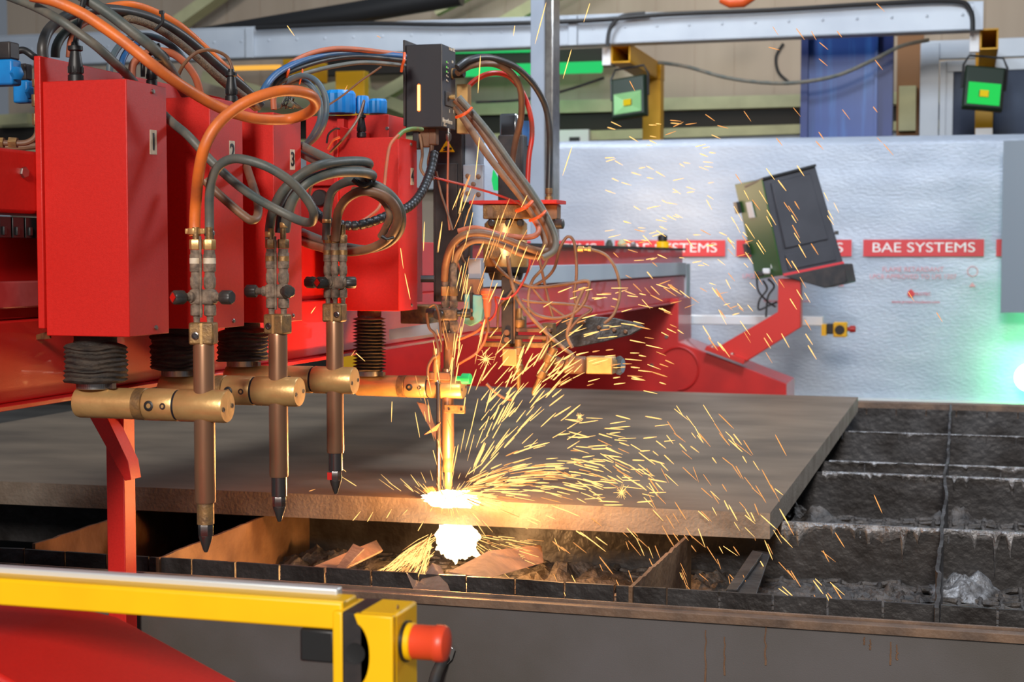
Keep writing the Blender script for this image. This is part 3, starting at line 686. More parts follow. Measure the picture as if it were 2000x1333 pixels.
# ================================================================== LIFTER STATIONS (box, bellows, arm)
words = {1: 'nearest', 2: 'second', 3: 'third', 4: 'fourth'}
def bellows(mb, c, z0, z1, r, n, seed, ragged):
    prof = []; k = 2*n
    rs = []
    for i in range(k+1):
        f = i/k; z = z1+(z0-z1)*f
        rr = r if i % 2 else r*(0.93 if ragged else 0.70)
        if f < 0.06: rr = r*0.68
        ring = []
        for j in range(40):
            a_ = 2*pi*j/40
            q = 1+0.05*noise.noise(V((cos(a_)*1.3, sin(a_)*1.3, seed+i*0.35))) * (1.6 if ragged else 0.5)
            dz = (0.006 if ragged else 0.002)*noise.noise(V((cos(a_)*1.2, sin(a_)*1.2, seed+f*3)))
            ring.append(V((c[0]+cos(a_)*rr*q, c[1]+sin(a_)*rr*q, z+dz)))
        rs.append(ring)
    mb.rings(rs)
def station(i, zb_off):
    Yc = YT[i-1]; XA = -1.414
    z0, z1 = CZ-0.131, CZ+0.291
    if i == 3: z1 = CZ+0.287
    L_ = {1: 'large red torch box marked 1, nearest the camera', 2: 'red torch box marked 2, directly behind box 1', 3: 'red torch box marked 3, behind box 2', 4: 'red torch box marked 4, below the black control box'}[i]
    t = thing('torch_lifter', (XA, Yc, z0), L_, 'torch lifter', 'row of red torch lifter boxes')
    y0, y1 = Yc-0.066, Yc+0.066
    th = 0.0022
    MB().box(XL, XR, y0, y1, z0, z1).build('cover', 'red', t, bevel=0.0015)
    MB().box(-1.478, XL, Yc-0.072, Yc+0.19, z0+0.012, z1+0.042 if i < 4 else z1+0.03).build('mounting_plate', 'red', t, bevel=0.0015)
    # folded lip line at the cover's left
    for (yy, zz_) in ((y0+0.085, z1-0.012), (y0+0.085, z0+0.012)):
        MB().lathe([(0.0042, 0), (0.0042, 0.002), (0.003, 0.0035)], (XR, yy, zz_), (1, 0, 0), 12).build('screw', 'steel', t)
    # number sticker
    px, py = {1: (299, 278), 2: (453, 297), 3: (571, 312), 4: (805, 345)}[i]
    c = P(px, py, X=XR)
    hw, hh = 0.0115, 0.021
    if i == 4: hw, hh = 0.0115, 0.0215
    st = MB().prism([c+V((0, -hw, -hh)), c+V((0, hw, -hh+0.001)), c+V((0, hw*0.96, hh)), c+V((0, -hw*0.92, hh*0.97))], (0.0006, 0, 0)).build('number_sticker', 'sign_w', t, smooth=False)
    text(str(i), 0.040, c+V((0.0012, 0, -0.0005)), (0, 1, 0), (0, 0, 1), 'ink', 'numeral', st, bold=0.014, depth=0.0005)
    # bellows and lower clamp
    za = CZ-0.248+zb_off
    r = 0.0535 if i < 4 else 0.042
    mb = MB()
    mb.cyl((XA, Yc, z0-0.016), (XA, Yc, z0+0.004), 0.036 if i < 4 else 0.030, n=28)
    zc = za+0.040
    bellows(mb, (XA, Yc), zc-0.004, z0-0.010, r, 9 if i < 4 else 17, i*7.3, i < 4)
    mb.build('bellows', 'rubber', t, ang=60)
    mb = MB().lathe([(0.031, 0), (0.0325, 0.001), (0.0325, 0.012), (0.031, 0.013)], (XA, Yc, za+0.024), (0, 0, 1), 32)
    mb.obox((XA+0.036, Yc-0.014, za+0.031), 0.022, 0.008, 0.009, Matrix.Rotation(R(-25), 3, 'Z'))
    for q in range(30):
        a_ = -pi+q*0.11; mb.obox((XA+0.0327*cos(a_), Yc+0.0327*sin(a_), za+0.0305), 0.0008, 0.0015, 0.009, Matrix.Rotation(a_, 3, 'Z'))
    mb.build('hose_clamp', 'steel', t)
    # arm along X
    ra = 0.0265
    xs_, xe = XA-0.033, XT+0.043
    mb = MB()
    mb.lathe([(ra*0.96, 0), (ra, 0.004), (ra, 0.110), (ra*0.99, 0.112)], (xs_, Yc, za), (1, 0, 0), 36)
    mb.build('arm', 'brass', t)
    mb = MB().lathe([(ra*0.9, 0.110), (ra*1.02, 0.112), (ra*1.04, 0.130), (ra*0.9, 0.132)], (xs_, Yc, za), (1, 0, 0), 36)
    mb.build('arm_collar', 'brass_d', t)
    x1 = xs_+0.132
    mb = MB().lathe([(ra*1.0, 0), (ra*1.04, 0.003), (ra*1.04, 0.054), (ra*1.0, 0.056)], (x1, Yc, za), (1, 0, 0), 36)
    hd = mb.build('clamp_barrel', 'brass', t)
    MB().cyl((x1+0.056, Yc, za), (x1+0.060, Yc, za), ra*0.98, n=32).build('clamp_gap', 'ink', t)
    mb = MB().lathe([(ra*1.0, 0), (ra*1.04, 0.002), (ra*1.04, xe-x1-0.060-0.003), (ra*0.98, xe-x1-0.060)], (x1+0.060, Yc, za), (1, 0, 0), 36)
    mb.build('torch_clamp', 'brass', t)
    yf = Yc-ra*1.04
    for dx, r_ in ((0.016, 0.0088), (0.042, 0.0056)):
        n_ = V((0, -1, 0.05))
        s_ = MB().lathe([(r_, -0.003), (r_, 0.0012), (r_*0.86, 0.002), (r_*0.5, 0.002), (r_*0.45, -0.001)], (x1+dx, yf+0.001, za), n_, 18).build('clamp_screw', 'black' if dx < 0.02 else 'steel_d', t)
    for dy, dz in ((-0.015, -0.004), (0.017, 0.0)):
        MB().lathe([(0.0042, 0), (0.0042, 0.0008), (0.0025, 0.0008), (0.002, 0.0002)], (xe, Yc+dy, za+dz), (1, 0, 0), 12).build('end_screw', 'steel_d', t)
    return t
for i in (1, 2, 3, 4): station(i, 0 if i < 4 else -0.072)

# connectors with cables on the box tops
def connector(x, y, z, s, lab, pts, r, mt='black', stub=True):
    c = thing('cable_connector', (x, y, z), lab, 'connector')
    MB().lathe([(0.0105*s, 0), (0.013*s, 0.003*s), (0.013*s, 0.014*s), (0.0105*s, 0.016*s), (0.0115*s, 0.018*s), (0.0122*s, 0.030*s), (0.0095*s, 0.046*s), (0.0085*s, 0.054*s), (0.0125*s, 0.056*s), (0.0125*s, 0.063*s), (0.007*s, 0.064*s), (0.006*s, 0.07*s)], (x, y, z), (0, 0, 1), 20).build('plug', 'black', c)
    mb = MB()
    for q in range(14):
        a_ = 2*pi*q/14; mb.obox((x+0.0124*s*cos(a_), y+0.0124*s*sin(a_), z+0.0235*s), 0.0016*s, 0.0016*s, 0.011*s, Matrix.Rotation(a_, 3, 'Z'))
    mb.build('grip_ribs', 'black', c)
    o = MB().tube(spline([V((x, y, z+0.064*s))]+[P(a_, b_, d=dd) for a_, b_, dd in pts]), r).build('lead', mt, c)
    return c
p1 = P(148, 150, Z=CZ+0.2915); connector(P(148, 155, d=2.58).x, P(148, 155, d=2.58).y, CZ+0.291, 1.0, 'black ribbed cable connector on top of box 1', [(149, 75, 2.58), (156, 40, 2.58), (162, 8, 2.58), (168, -20, 2.58)], 0.0048, 'black')
q = P(151, 42, d=2.572)
connector(P(332, 190, d=2.68).x, YT[0]+0.05, CZ+0.291, 0.72, 'black connector behind the big orange hose on box 1', [(328, 115, 2.66), (312, 98, 2.66), (295, 104, 2.66), (284, 122, 2.68)], 0.0032)
q = P(452, 196, d=2.88); connector(q.x, q.y, CZ+0.289, 0.9, 'black connector with thin arched cable on box 2', [(455, 140, 2.88), (444, 112, 2.88), (415, 98, 2.86), (385, 102, 2.84), (360, 125, 2.84), (348, 148, 2.86)], 0.0033, 'brown_h')
q = P(706, 262, d=3.82); connector(q.x, q.y, CZ+0.297, 0.9, 'black connector with looped leads on box 4', [(711, 197, 3.80), (699, 232, 3.76), (672, 270, 3.72), (645, 298, 3.74)], 0.0032, 'brown_h')

# ================================================================== TORCHES
def torch(i, dz, knobs, cols=2):
    X, Y = XT, YT[i-1]
    lab = {1: 'copper cutting torch at the left with orange hose clamped on top', 2: 'copper cutting torch second from left with two grey hoses', 3: 'copper cutting torch third from left with red tipped nozzle nut'}[i]
    z = lambda h: CZ+h+dz
    t = thing('cutting_torch', (X, Y, z(-0.495)), lab, 'cutting torch', 'row of raised cutting torches')
    MB().lathe([(0.0165, -0.411), (0.0175, -0.408), (0.0175, -0.148), (0.0168, -0.144)], (X, Y, CZ+dz), (0, 0, 1), 32).build('barrel', 'torch', t)
    MB().lathe([(0.0142, -0.447), (0.0142, -0.411)], (X, Y, CZ+dz), (0, 0, 1), 28).build('lower_collar', 'brass_d' if i == 1 else 'steel_d', t)
    nut_m = 'steel_d'
    n_ = MB().lathe([(0.0118, -0.468), (0.0128, -0.465), (0.0128, -0.449), (0.0118, -0.447)], (X, Y, CZ+dz), (0, 0, 1), 6, 0.25)
    nn = n_.build('nozzle_nut', nut_m if i < 3 else 'steel_d', t, bevel=0.0006)
    if i == 3:
        MB().box(X-0.0125, X-0.003, Y-0.0135, Y-0.011, z(-0.465), z(-0.450)).build('red_mark', 'red', t)
    MB().lathe([(0.0028, -0.495), (0.0045, -0.4915), (0.0115, -0.470), (0.0118, -0.467)], (X, Y, CZ+dz), (0, 0, 1), 24).build('nozzle', 'steel_d', t)
    mb = MB(); rot = Matrix.Rotation(R({1: 12, 2: -8, 3: 2}[i]), 3, 'Z')
    blk = MB().obox((X, Y, z(-0.1265)), 0.042, 0.034, 0.037, rot).build('head_block', 'brass_d', t, bevel=0.0035)
    MB().obox(V((X, Y, z(-0.1265)))+rot @ V((0.001, -0.0175, 0)), 0.0045, 0.002, 0.035, rot).build('weld_line', 'brass', t)
    MB().lathe([(0.0062, 0), (0.0062, 0.002), (0.0045, 0.0025), (0.0032, 0.001), (0.0028, 0.001)], V((X, Y, z(-0.128)))+rot @ V((-0.009 if i != 3 else 0.011, -0.017, -0.002)), rot @ V((0, -1, 0)), 16).build('block_screw', 'steel_d', t)
    # valve columns
    offs = [(-0.0112, -0.002), (0.0115, 0.002)] if cols == 2 else [(-0.0135, -0.002), (0.003, -0.004), (0.0165, 0.006)]
    for k, (ox, oy) in enumerate(offs):
        sx = 1.0 if cols == 2 else 0.82
        cx, cy = X+ox, Y+oy
        MB().lathe([(0.0052*sx, -0.108), (0.0058*sx, -0.098), (0.0098*sx, -0.0965), (0.0102*sx, -0.094), (0.0102*sx, -0.084), (0.0098*sx, -0.080), (0.0075*sx, -0.0785), (0.0078*sx, -0.05)], (cx, cy, CZ+dz), (0, 0, 1), 14).build('lower_union', 'valve', t)
        MB().lathe([(0.0075*sx, -0.052), (0.0088*sx, -0.051), (0.0102*sx, -0.046), (0.0102*sx, -0.034), (0.0088*sx, -0.032), (0.0082*sx, -0.022), (0.0075*sx, -0.021)], (cx, cy, CZ+dz), (0, 0, 1), 12).build('upper_union', 'valve', t)
        MB().lathe([(0.0098*sx, -0.024), (0.0105*sx, -0.022), (0.0105*sx, 0.004), (0.0092*sx, 0.006), (0.0092*sx, 0.0125)], (cx, cy, CZ+dz), (0, 0, 1), 20).build('check_valve', 'valve', t)
        MB().lathe([(0.0108*sx, -0.0105), (0.0108*sx, -0.001)], (cx, cy, CZ+dz), (0, 0, 1), 20, cap=False).build('label_ring', 'sign_w' if i == 1 else 'brass_d', t)
        MB().lathe([(0.0098*sx, 0.013), (0.011*sx, 0.0145), (0.011*sx, 0.028), (0.0098*sx, 0.030)], (cx, cy, CZ+dz), (0, 0, 1), 6, 0.3+k).build('hose_nut', 'brass' if i == 1 else 'brass_d', t)
        MB().lathe([(0.0055, 0.028), (0.0055, 0.05)], (cx, cy, CZ+dz), (0, 0, 1), 12).build('hose_tail', 'brass_d', t)
    # valve cross bodies and knobs
    mb = MB().obox((X-0.011, Y, z(-0.066)), 0.020, 0.022, 0.026).obox((X+0.0115, Y, z(-0.066)), 0.020, 0.022, 0.026)
    mb.build('valve_body', 'valve', t, bevel=0.004)
    MB().cyl((X, Y-0.008, z(-0.10)), (X, Y-0.008, z(0.035)), 0.0022, n=8).build('bleed_pipe', 'valve', t)
    for (ox, dx, dy, L1, red) in knobs:
        o_ = V((X+ox, Y, z(-0.066))); dr = V((dx, dy, 0)).normalized()
        MB().lathe([(0.0085, 0.006), (0.0092, 0.012), (0.0092, L1-0.012), (0.0065, L1-0.010), (0.0062, L1+0.002)], o_, dr, 16).build('valve_stem', 'valve', t)
        mb = MB(); prof = [(0.0108, L1), (0.0118, L1+0.002), (0.0118, L1+0.018), (0.0098, L1+0.0205)]
        u = dr.cross(V((0, 0, 1))).normalized(); rs = []
        for r_, h in prof:
            rs.append([o_+dr*h+(u*cos(2*pi*j/36)+V((0, 0, 1))*sin(2*pi*j/36))*r_*(1-0.07*(1 if j % 6 in (0, 1) else 0)) for j in range(36)])
        mb.rings(rs); kn = mb.build('knob', 'knob', t, ang=50)
        if red:
            s3 = 0.0085
            ce = o_+dr*(L1+0.0208)
            pg = [ce+(u*cos(a_)+V((0, 0, 1))*sin(a_))*s3 for a_ in (pi*0.5, pi, pi*1.5, 2*pi)]
            MB().prism(pg, dr*0.0012).build('knob_inlay', 'red' if red == 1 else 'knob', kn, smooth=False)
    return t
torch(1, 0.0, [(-0.011, -0.55, -1, 0.026, 1), (0.0115, 1, -0.18, 0.026, 0)])
torch(2, 0.0035, [(-0.011, -1, -0.1, 0.030, 0), (0.0115, 0.75, -0.85, 0.020, 2)])
torch(3, 0.0155, [(-0.0135, -1, 0.1, 0.030, 0), (-0.003, -0.45, -1, 0.022, 1), (0.012, 0.9, 0.5, 0.012, 0)], 3)

# the working torch
X, Y = XT, YT[3]; z4 = lambda py: P(873, py, X=XT).z
t4 = thing('cutting_torch', (X, Y, z4(965)), 'dirty copper torch cutting the plate amid the sparks', 'cutting torch')
def seg(nm, r, ya, yb, mt, n=24, dx=0, dy=0, ph=0, par=None, bev=0):
    return MB().lathe([(r*0.96, 0), (r, 0.001), (r, z4(ya)-z4(yb)-0.001), (r*0.96, z4(ya)-z4(yb))], (X+dx, Y+dy, z4(yb)), (0, 0, 1), n, ph).build(nm, mt, par or t4)
seg('barrel', 0.0150, 720, 895, 'torch', dx=0.002)
seg('nozzle_sleeve', 0.0138, 895, 922, 'brass_d', dx=0.002)
seg('nozzle', 0.0095, 922, 950, 'brass', dx=0.003)
MB().lathe([(0.004, z4(962)-z4(950)), (0.0085, 0)], (X+0.003, Y, z4(950)), (0, 0, 1), 20).build('nozzle_tip', 'brass', t4)
seg('upper_barrel', 0.014, 650, 722, 'torch', dx=0.006)
seg('head_nut', 0.017, 650, 682, 'brown_h', 6, dx=0.010)
seg('valve_column', 0.0085, 520, 652, 'valve', dx=-0.004); seg('valve_column', 0.0085, 515, 652, 'valve', dx=0.017)
for dx in (-0.004, 0.017):
    seg('union_nut', 0.0115, 560, 578, 'brass' if dx < 0 else 'brass_d', 6, dx=dx); seg('union_nut', 0.011, 588, 600, 'valve', 6, dx=dx); seg('union_nut', 0.0115, 628, 646, 'valve', 6, dx=dx)
MB().obox((X+0.004, Y, z4(614)), 0.046, 0.028, 0.030).build('valve_body', 'valve', t4, bevel=0.005)
for p_, d_, r_ in [((X-0.012, Y-0.012, z4(614)), (0.1, -1, 0), 0.0125), ((X-0.02, Y, z4(612)), (-1, -0.1, 0), 0.0115), ((X+0.028, Y, z4(612)), (1, 0.2, 0), 0.0115)]:
    d_ = V(d_).normalized(); MB().lathe([(0.008, 0), (0.008, 0.008), (r_, 0.010), (r_, 0.030), (r_*0.9, 0.032)], p_, d_, 20).build('knob', 'knob', t4)
seg('igniter_barrel', 0.0095, 680, 745, 'brass', dx=-0.020, dy=-0.02)
seg('igniter_tube', 0.0058, 745, 960, 'steel_d', dx=-0.014, dy=-0.025)
seg('igniter_collar', 0.007, 742, 752, 'steel', dx=-0.017, dy=-0.022)
MB().obox((X-0.014, Y-0.018, z4(734)), 0.060, 0.022, 0.020).build('igniter_bracket', 'brown_h', t4, bevel=0.002)
MB().obox((X+0.026, Y-0.016, z4(798)), 0.052, 0.010, 0.020).build('clip_plate', 'brass_d', t4, bevel=0.001)
for dx in (0.012, 0.044):
    MB().lathe([(0.0032, 0), (0.0028, 0.002)], (X+dx, Y-0.021, z4(798)), (0, -1, 0), 10).build('clip_screw', 'steel_d', t4)
MB().lathe([(0.030, 0), (0.026, 0.006), (0.010, 0.012)], (X-0.030, Y-0.01, z4(962)), (0.2, 0, 1), 20).build('height_ring', 'brass', t4)
tu = [P(x, y, d=3.72) for x, y in [(838, 600), (850, 596), (858, 620), (861, 660), (861, 688)]]
MB().tube(spline(tu), 0.0028, 8).build('gas_pipe', 'brown_h', t4)
tu = [P(x, y, d=3.74) for x, y in [(833, 612), (838, 640), (850, 655), (856, 690), (845, 700), (836, 718), (836, 740)]]
MB().tube(spline(tu), 0.0036, 8).build('gas_pipe', 'brown_h', t4)
# green knob at right of clamp
gk = t4
c = P(903, 740, d=3.72); MB().lathe([(0.006, -0.015), (0.006, 0.0), (0.013, 0.001), (0.013, 0.020), (0.011, 0.022)], c, (1, -0.1, 0), 16).build('green_knob', mat('green_knob_plastic', (40, 200, 110), 0.4), gk)
# wiper bracket under arm 4
tag(MB().prism([P(814, 786, d=3.86), P(832, 790, d=3.86), P(868, 880, d=3.84), P(852, 862, d=3.84)], (0, 0.006, 0)).build('bracket_strip', 'brown_h'), 'dark sloping strip bracket behind the working torch', 'bracket')
tag(MB().prism([P(828, 850, d=3.76), P(860, 826, d=3.76), P(852, 842, d=3.76)], (0, 0.004, 0)).build('pointer_plate', 'orange_d'), 'small orange pointer plate left of the working torch barrel', 'pointer')
# ================================================================== CONTROL BOX (height sensor)
X1, X0_ = P(863, 160, Y=3.60).x, P(793, 160, Y=3.60).x
zt = P(863, 85, Y=3.60).z; zb2 = P(863, 248, Y=3.60).z; Yb = P(890, 160, X=X1).y
cb = thing('control_box', ((X0_+X1)/2, 3.65, zb2), 'charcoal control box with glowing vertical light bar and dials', 'control box')
MB().box(X0_, X1, 3.60, Yb, zb2, zt).build('case', 'box_black', cb, bevel=0.002)
MB().box(X0_-0.006, X0_-0.0005, 3.595, Yb+0.03, zb2+0.004, zt+0.012).build('side_plate', 'black_m', cb, bevel=0.001)
MB().box(X1-0.0012, X1+0.0006, 3.5985, 3.6006, zb2+.002, zt-.002).build('worn_edge', 'steel', cb)
a = P(818, 163, Y=3.599); b = P(818, 219, Y=3.599)
MB().prism([(a.x-0.0048, 3.5985, b.z+0.004), (a.x, 3.5985, b.z), (a.x+0.0048, 3.5985, b.z+0.004), (a.x+0.0048, 3.5985, a.z-0.004), (a.x, 3.5985, a.z), (a.x-0.0048, 3.5985, a.z-0.004)], (0, 0.003, 0)).build('light_bar_rim', 'led_o', cb)
MB().box(a.x-0.0035, a.x+0.0035, 3.5972, 3.600, b.z+0.0035, a.z-0.0035).build('light_bar', 'led', cb, bevel=0.001)
XF = X1+0.001
def cz(px, py): return P(px, py, X=XF)
text('Hypertherm', 0.0165, cz(874, 237), (0, 1, 0), (0, 0, 1), 'sign_w', 'lettering', cb, bold=0.02, sx=0.9)
text('Sensor', 0.008, cz(869.5, 245), (0, 1, 0), (0, 0, 1), 'sign_w', 'lettering', cb)
text('Sensor THC', 0.0115, cz(883, 97), (0, 1, 0), (0, 0, 1), 'sign_w', 'lettering', cb, bold=0.02, sx=0.8)
for k, (py, on) in enumerate([(121, 1), (131, 1), (140, 1), (148, 0), (157, 0)]):
    MB().lathe([(0.0028, 0), (0.002, 0.0012)], cz(872.3, py), (1, 0, 0), 10).build('indicator', 'led_g' if on else 'sign_w', cb)
    MB().obox(cz(875, py+2), 0.001, 0.0045, 0.003).build('symbol', 'sign_w', cb)
MB().obox(cz(884, 121), 0.001, 0.010, 0.006).build('symbol', 'sign_w', cb)
c = cz(884, 144); MB().cyl(c, c+V((0.004, 0, 0)), 0.014, n=20).build('dial_ring', 'brass_d', cb)
MB().lathe([(0.0115, 0.004), (0.0115, 0.030), (0.010, 0.032)], c, (1, -0.1, 0), 20).build('dial', 'black', cb)
p_ = MB(); c1 = cz(869.5, 177); c2 = cz(889, 212)
p_.box(XF-0.001, XF+0.002, c1.y, c2.y, c2.z, c1.z); p_.build('connector_plate', 'black_m', cb, bevel=0.004)
for px, py in ((877, 190), (888, 196)):
    c = cz(px, py); MB().lathe([(0.0045, 0), (0.0045, 0.005), (0.006, 0.006), (0.006, 0.014), (0.005, 0.015)], c, (1, 0, 0), 14).build('plug_socket', 'brass', cb)
for px, py in ((878, 217), (886, 218)): MB().obox(cz(px, py), 0.001, 0.002, 0.008).build('symbol', 'sign_w', cb)
for k, (px, w_, h) in enumerate([(808, 0.018, 0.05), (825, 0.026, 0.045), (840, 0.020, 0.04)]):
    c = P(px+9, 250, Y=3.66); MB().box(c.x-w_/2, c.x+w_/2, 3.64, 3.665, zb2-h, zb2+0.002).build('lower_plug', 'brown_h' if k else 'black_m', cb, bevel=0.003)
def hose(name, label, pts, wpx, mt, cat='hose', ripple=0, rp=0.02, k=8, grp=None, n=12, parent=None):
    P3 = [P(x, y, d=d) for x, y, d in pts]; dm = sum(p[2] for p in pts)/len(pts)
    o = MB().tube(spline(P3, k), wpx*dm/3000/2, n, ripple, rp).build(name, mt, parent, ang=60)
    if not parent: tag(o, label, cat, grp)
    return o
hose('cable_stub', '', [(820, 262, 3.82), (825, 300, 3.82), (822, 330, 3.82), (838, 352, 3.82)], 6, 'tan_h', parent=cb)
hose('cable_stub', '', [(842, 262, 3.84), (843, 290, 3.84), (838, 320, 3.84), (845, 352, 3.84)], 9, 'brown_h', parent=cb)
hose('sensor_lead', '', [(876, 258, 3.80), (875, 320, 3.80), (874, 400, 3.80), (878, 450, 3.80)], 4, 'orange_d', parent=cb)
c = P(876, 262, d=3.80); MB().lathe([(0.004, -0.018), (0.007, -0.012), (0.007, 0.0), (0.004, 0.004), (0.004, 0.014)], c, (0, 0, 1), 12).build('sensor_socket', 'steel', cb)
# yellow warning triangle on the black column
# ================================================================== BLACK COLUMN behind box 4
col4 = thing('black_column', P(873, 560, Y=3.86), 'tall dark lifter column with warning triangle right of box 4', 'column')
xa, xb = P(846, 400, Y=3.84).x, P(903, 400, Y=3.84).x
zt_ = P(873, 225, Y=3.84).z; zb4 = P(873, 590, Y=3.84).z
MB().box(xa, xb, 3.84, 3.93, zb4, zt_+0.02).build('body', 'black_m', col4, bevel=0.002)
MB().box(xa+0.008, xb-0.012, 3.834, 3.842, zb4, P(873, 320, Y=3.84).z).build('front_cover', 'black_m', col4, bevel=0.001)
MB().box(xb, xb+0.035, 3.86, 3.92, P(900, 395, Y=3.86).z, P(900, 240, Y=3.86).z).build('side_rail', 'post', col4, bevel=0.002)
tr = [P(858, 297, Y=3.838), P(888, 297, Y=3.838), P(873, 273, Y=3.838)]
w_ = MB().prism(tr, (0, 0.001, 0)).build('warning_triangle', 'yellow', col4, smooth=False)
MB().prism([P(x, y, Y=3.8365) for x, y in [(866, 295), (866, 293), (869, 293), (869, 291), (866, 291), (866, 288.5), (869, 288.5), (869, 286), (876, 286), (876, 289), (880, 289), (880, 287), (883, 291), (880, 294), (880, 292), (876, 292), (876, 295)]], (0, 0.001, 0)).build('plug_symbol', 'ink', w_, smooth=False)
bp = [P(904, 322, Y=3.83), P(944, 395, Y=3.83)]
pl = MB().box(bp[0].x, bp[1].x, 3.83, 3.842, bp[1].z, bp[0].z).build('bolt_plate', 'post', col4, bevel=0.002)
for px, py in ((914, 344), (935, 345), (914, 378), (935, 380), (925, 360)):
    MB().lathe([(0.0062, 0), (0.0062, 0.005), (0.004, 0.0055)], P(px, py, Y=3.83), (0, -1, 0), 12).build('cap_screw', 'brown_h', pl)
MB().cyl(P(822, 545, d=3.9), P(848, 545, d=3.9), 0.009, n=16).build('side_pin', 'black_m', col4)
MB().box(P(820, 612, Y=3.80).x-0.04, P(850, 612, Y=3.80).x, 3.76, 3.86, P(840, 632, Y=3.8).z, P(840, 596, Y=3.8).z).build('brass_foot', 'brass_d', col4, bevel=0.003)
tag(MB().prism([P(760, 644, d=3.95), P(855, 630, d=3.95), P(855, 652, d=3.95), P(760, 664, d=3.95)], (0, 0.02, 0)).build('grey_strip', 'post'), 'grey-green strip behind the lowest torch box bellows', 'strip')
# tall grey post in the background of the machine
pa = P(1036, 380, Y=6.6); pb = P(1082, 380, Y=6.6)
gp = thing('grey_post', (pa.x, 6.6, 1.3), 'tall grey metal post standing behind the torch hoses', 'post')
MB().box(pa.x, pb.x-0.035, 6.6, 6.68, CZ+0.045, 2.9).build('web', 'post', gp, bevel=0.002)
MB().box(pb.x-0.037, pb.x, 6.58, 6.70, CZ+0.045, 2.9).build('flange', 'steel', gp, bevel=0.004)
MB().box(pa.x-0.02, pb.x+0.02, 6.56, 6.72, CZ+0.035, CZ+0.049).build('foot_plate', 'post', gp)

# ================================================================== CABINET behind station 4 with blue valves
Yc_ = 3.72
ca, cbb = P(597, 222, Y=Yc_).x, P(759, 222, Y=Yc_).x
cab = thing('valve_cabinet', ((ca+cbb)/2, Yc_+0.1, CZ-0.03), 'wide red cabinet between boxes 3 and 4 carrying blue valves', 'cabinet')
zc1 = P(700, 225, Y=Yc_).z
MB().box(ca, cbb, Yc_, Yc_+0.13, P(700, 362, Y=Yc_).z, zc1).build('upper_case', 'red', cab, bevel=0.002)
MB().box(ca-0.05, cbb+0.02, Yc_+0.02, Yc_+0.2, CZ-0.12, P(700, 362, Y=Yc_).z).build('lower_case', 'red', cab, bevel=0.002)
c = P(627, 387, Y=Yc_+0.02); MB().lathe([(0.022, 0), (0.022, 0.012), (0.019, 0.015)], c, (0, -1, 0), 24).build('round_plug', 'black_m', cab)
MB().box(P(658, 300, Y=Yc_-0.03).x, P(672, 300, Y=Yc_-0.03).x, Yc_-0.03, Yc_, P(664, 400, Y=Yc_).z, P(664, 234, Y=Yc_).z).build('rib', 'red', cab, bevel=0.002)
MB().lathe([(0.005, 0), (0.004, 0.003)], P(756, 251, Y=Yc_), (0, -1, 0), 12).build('screw', 'steel', cab)
def blue_valve(px, py, d, wpx, hpx, lab, ribs=True, top=None):
    c = P(px, py, d=d); w_ = wpx*d/3000; h = hpx*d/3000
    t = thing('blue_valve', c, lab, 'valve', 'blue plastic solenoid valves')
    if ribs:
        n = 24; rs = []
        for hz_, s in ((0, 0.95), (0.1*h, 1), (0.85*h, 1), (h, 0.86)):
            rs.append([c+V((cos(2*pi*j/n)*w_/2*s*(1-0.1*(j % 3 == 0)), sin(2*pi*j/n)*w_/2*s*(1-0.1*(j % 3 == 0)), hz_)) for j in range(n)])
        MB().rings(rs).build('coil', 'blue', t, ang=25)
    else:
        MB().box(c.x-w_/2, c.x+w_/2, c.y-w_/3, c.y+w_/3, c.z, c.z+h).build('coil', 'blue', t, bevel=0.004)
        MB().lathe([(h*0.28, 0), (h*0.28, 0.008), (h*0.2, 0.010)], (c.x+w_*0.5, c.y-w_*0.12, c.z+h*0.45), (1, -0.3, 0), 6).build('hex_cap', 'blue', t)
    if top: MB().box(c.x-w_/2, c.x+w_*0.42, c.y-w_/3, c.y+w_/3, c.z+h, c.z+h+top*d/3000).build('plug', 'black_m', t, bevel=0.003)
    return t
blue_valve(664, 222, 3.95, 62, 44, 'round blue valve on the red cabinet beside the hose loop')
blue_valve(708, 222, 3.98, 26, 34, 'small blue valve in the middle of the red cabinet top')
blue_valve(738, 222, 3.96, 36, 28, 'round blue valve at the right end of the red cabinet')
blue_valve(12, 168, 2.60, 50, 50, 'blue valve with black plug at the top left edge', False, 34)
blue_valve(46, 202, 2.78, 34, 44, 'smaller blue valve with black plug left of box 1', False, 32)
t = thing('pipe_fitting', P(72, 290, d=2.62), 'dirty brass pipe fitting elbow at upper left of box 1', 'pipe fitting')
A = lambda x, y, d=2.62: P(x, y, d=d)
mb = MB()
for ya, yb, r in ((118, 142, 6), (142, 155, 5), (155, 170, 9), (170, 185, 6), (185, 208, 10), (208, 222, 5), (222, 245, 9)):
    mb.lathe([(r*2.62/3000*.93, 0), (r*2.62/3000, 0.001), (r*2.62/3000, (yb-ya)*2.62/3000-.001), (r*2.62/3000*.93, (yb-ya)*2.62/3000)], A(72, yb), (0, 0, 1), 8)
mb.build('stack', 'brass_d', t)
MB().tube(spline([A(73, 244), A(72, 262), A(62, 274), A(40, 280), A(-20, 278)]), 0.0052).build('elbow_pipe', 'brown_h', t)
MB().tube(spline([A(80, 284, 2.7), A(40, 288, 2.7), A(-20, 286, 2.7)]), 0.006).build('lower_pipe', 'brown_h', t)
mb = MB()
for x_a, x_b in ((-10, 8), (18, 34)): mb.cyl(A(x_a, 278), A(x_b, 279), 0.0095, n=6)
mb.build('pipe_nut', 'brass_d', t)
hose('valve_lead', 'thick black lead from the upper left valve plug', [(20, 105, 2.7), (45, 98, 2.7), (65, 110, 2.7), (78, 118, 2.72)], 14, 'black', 'lead')

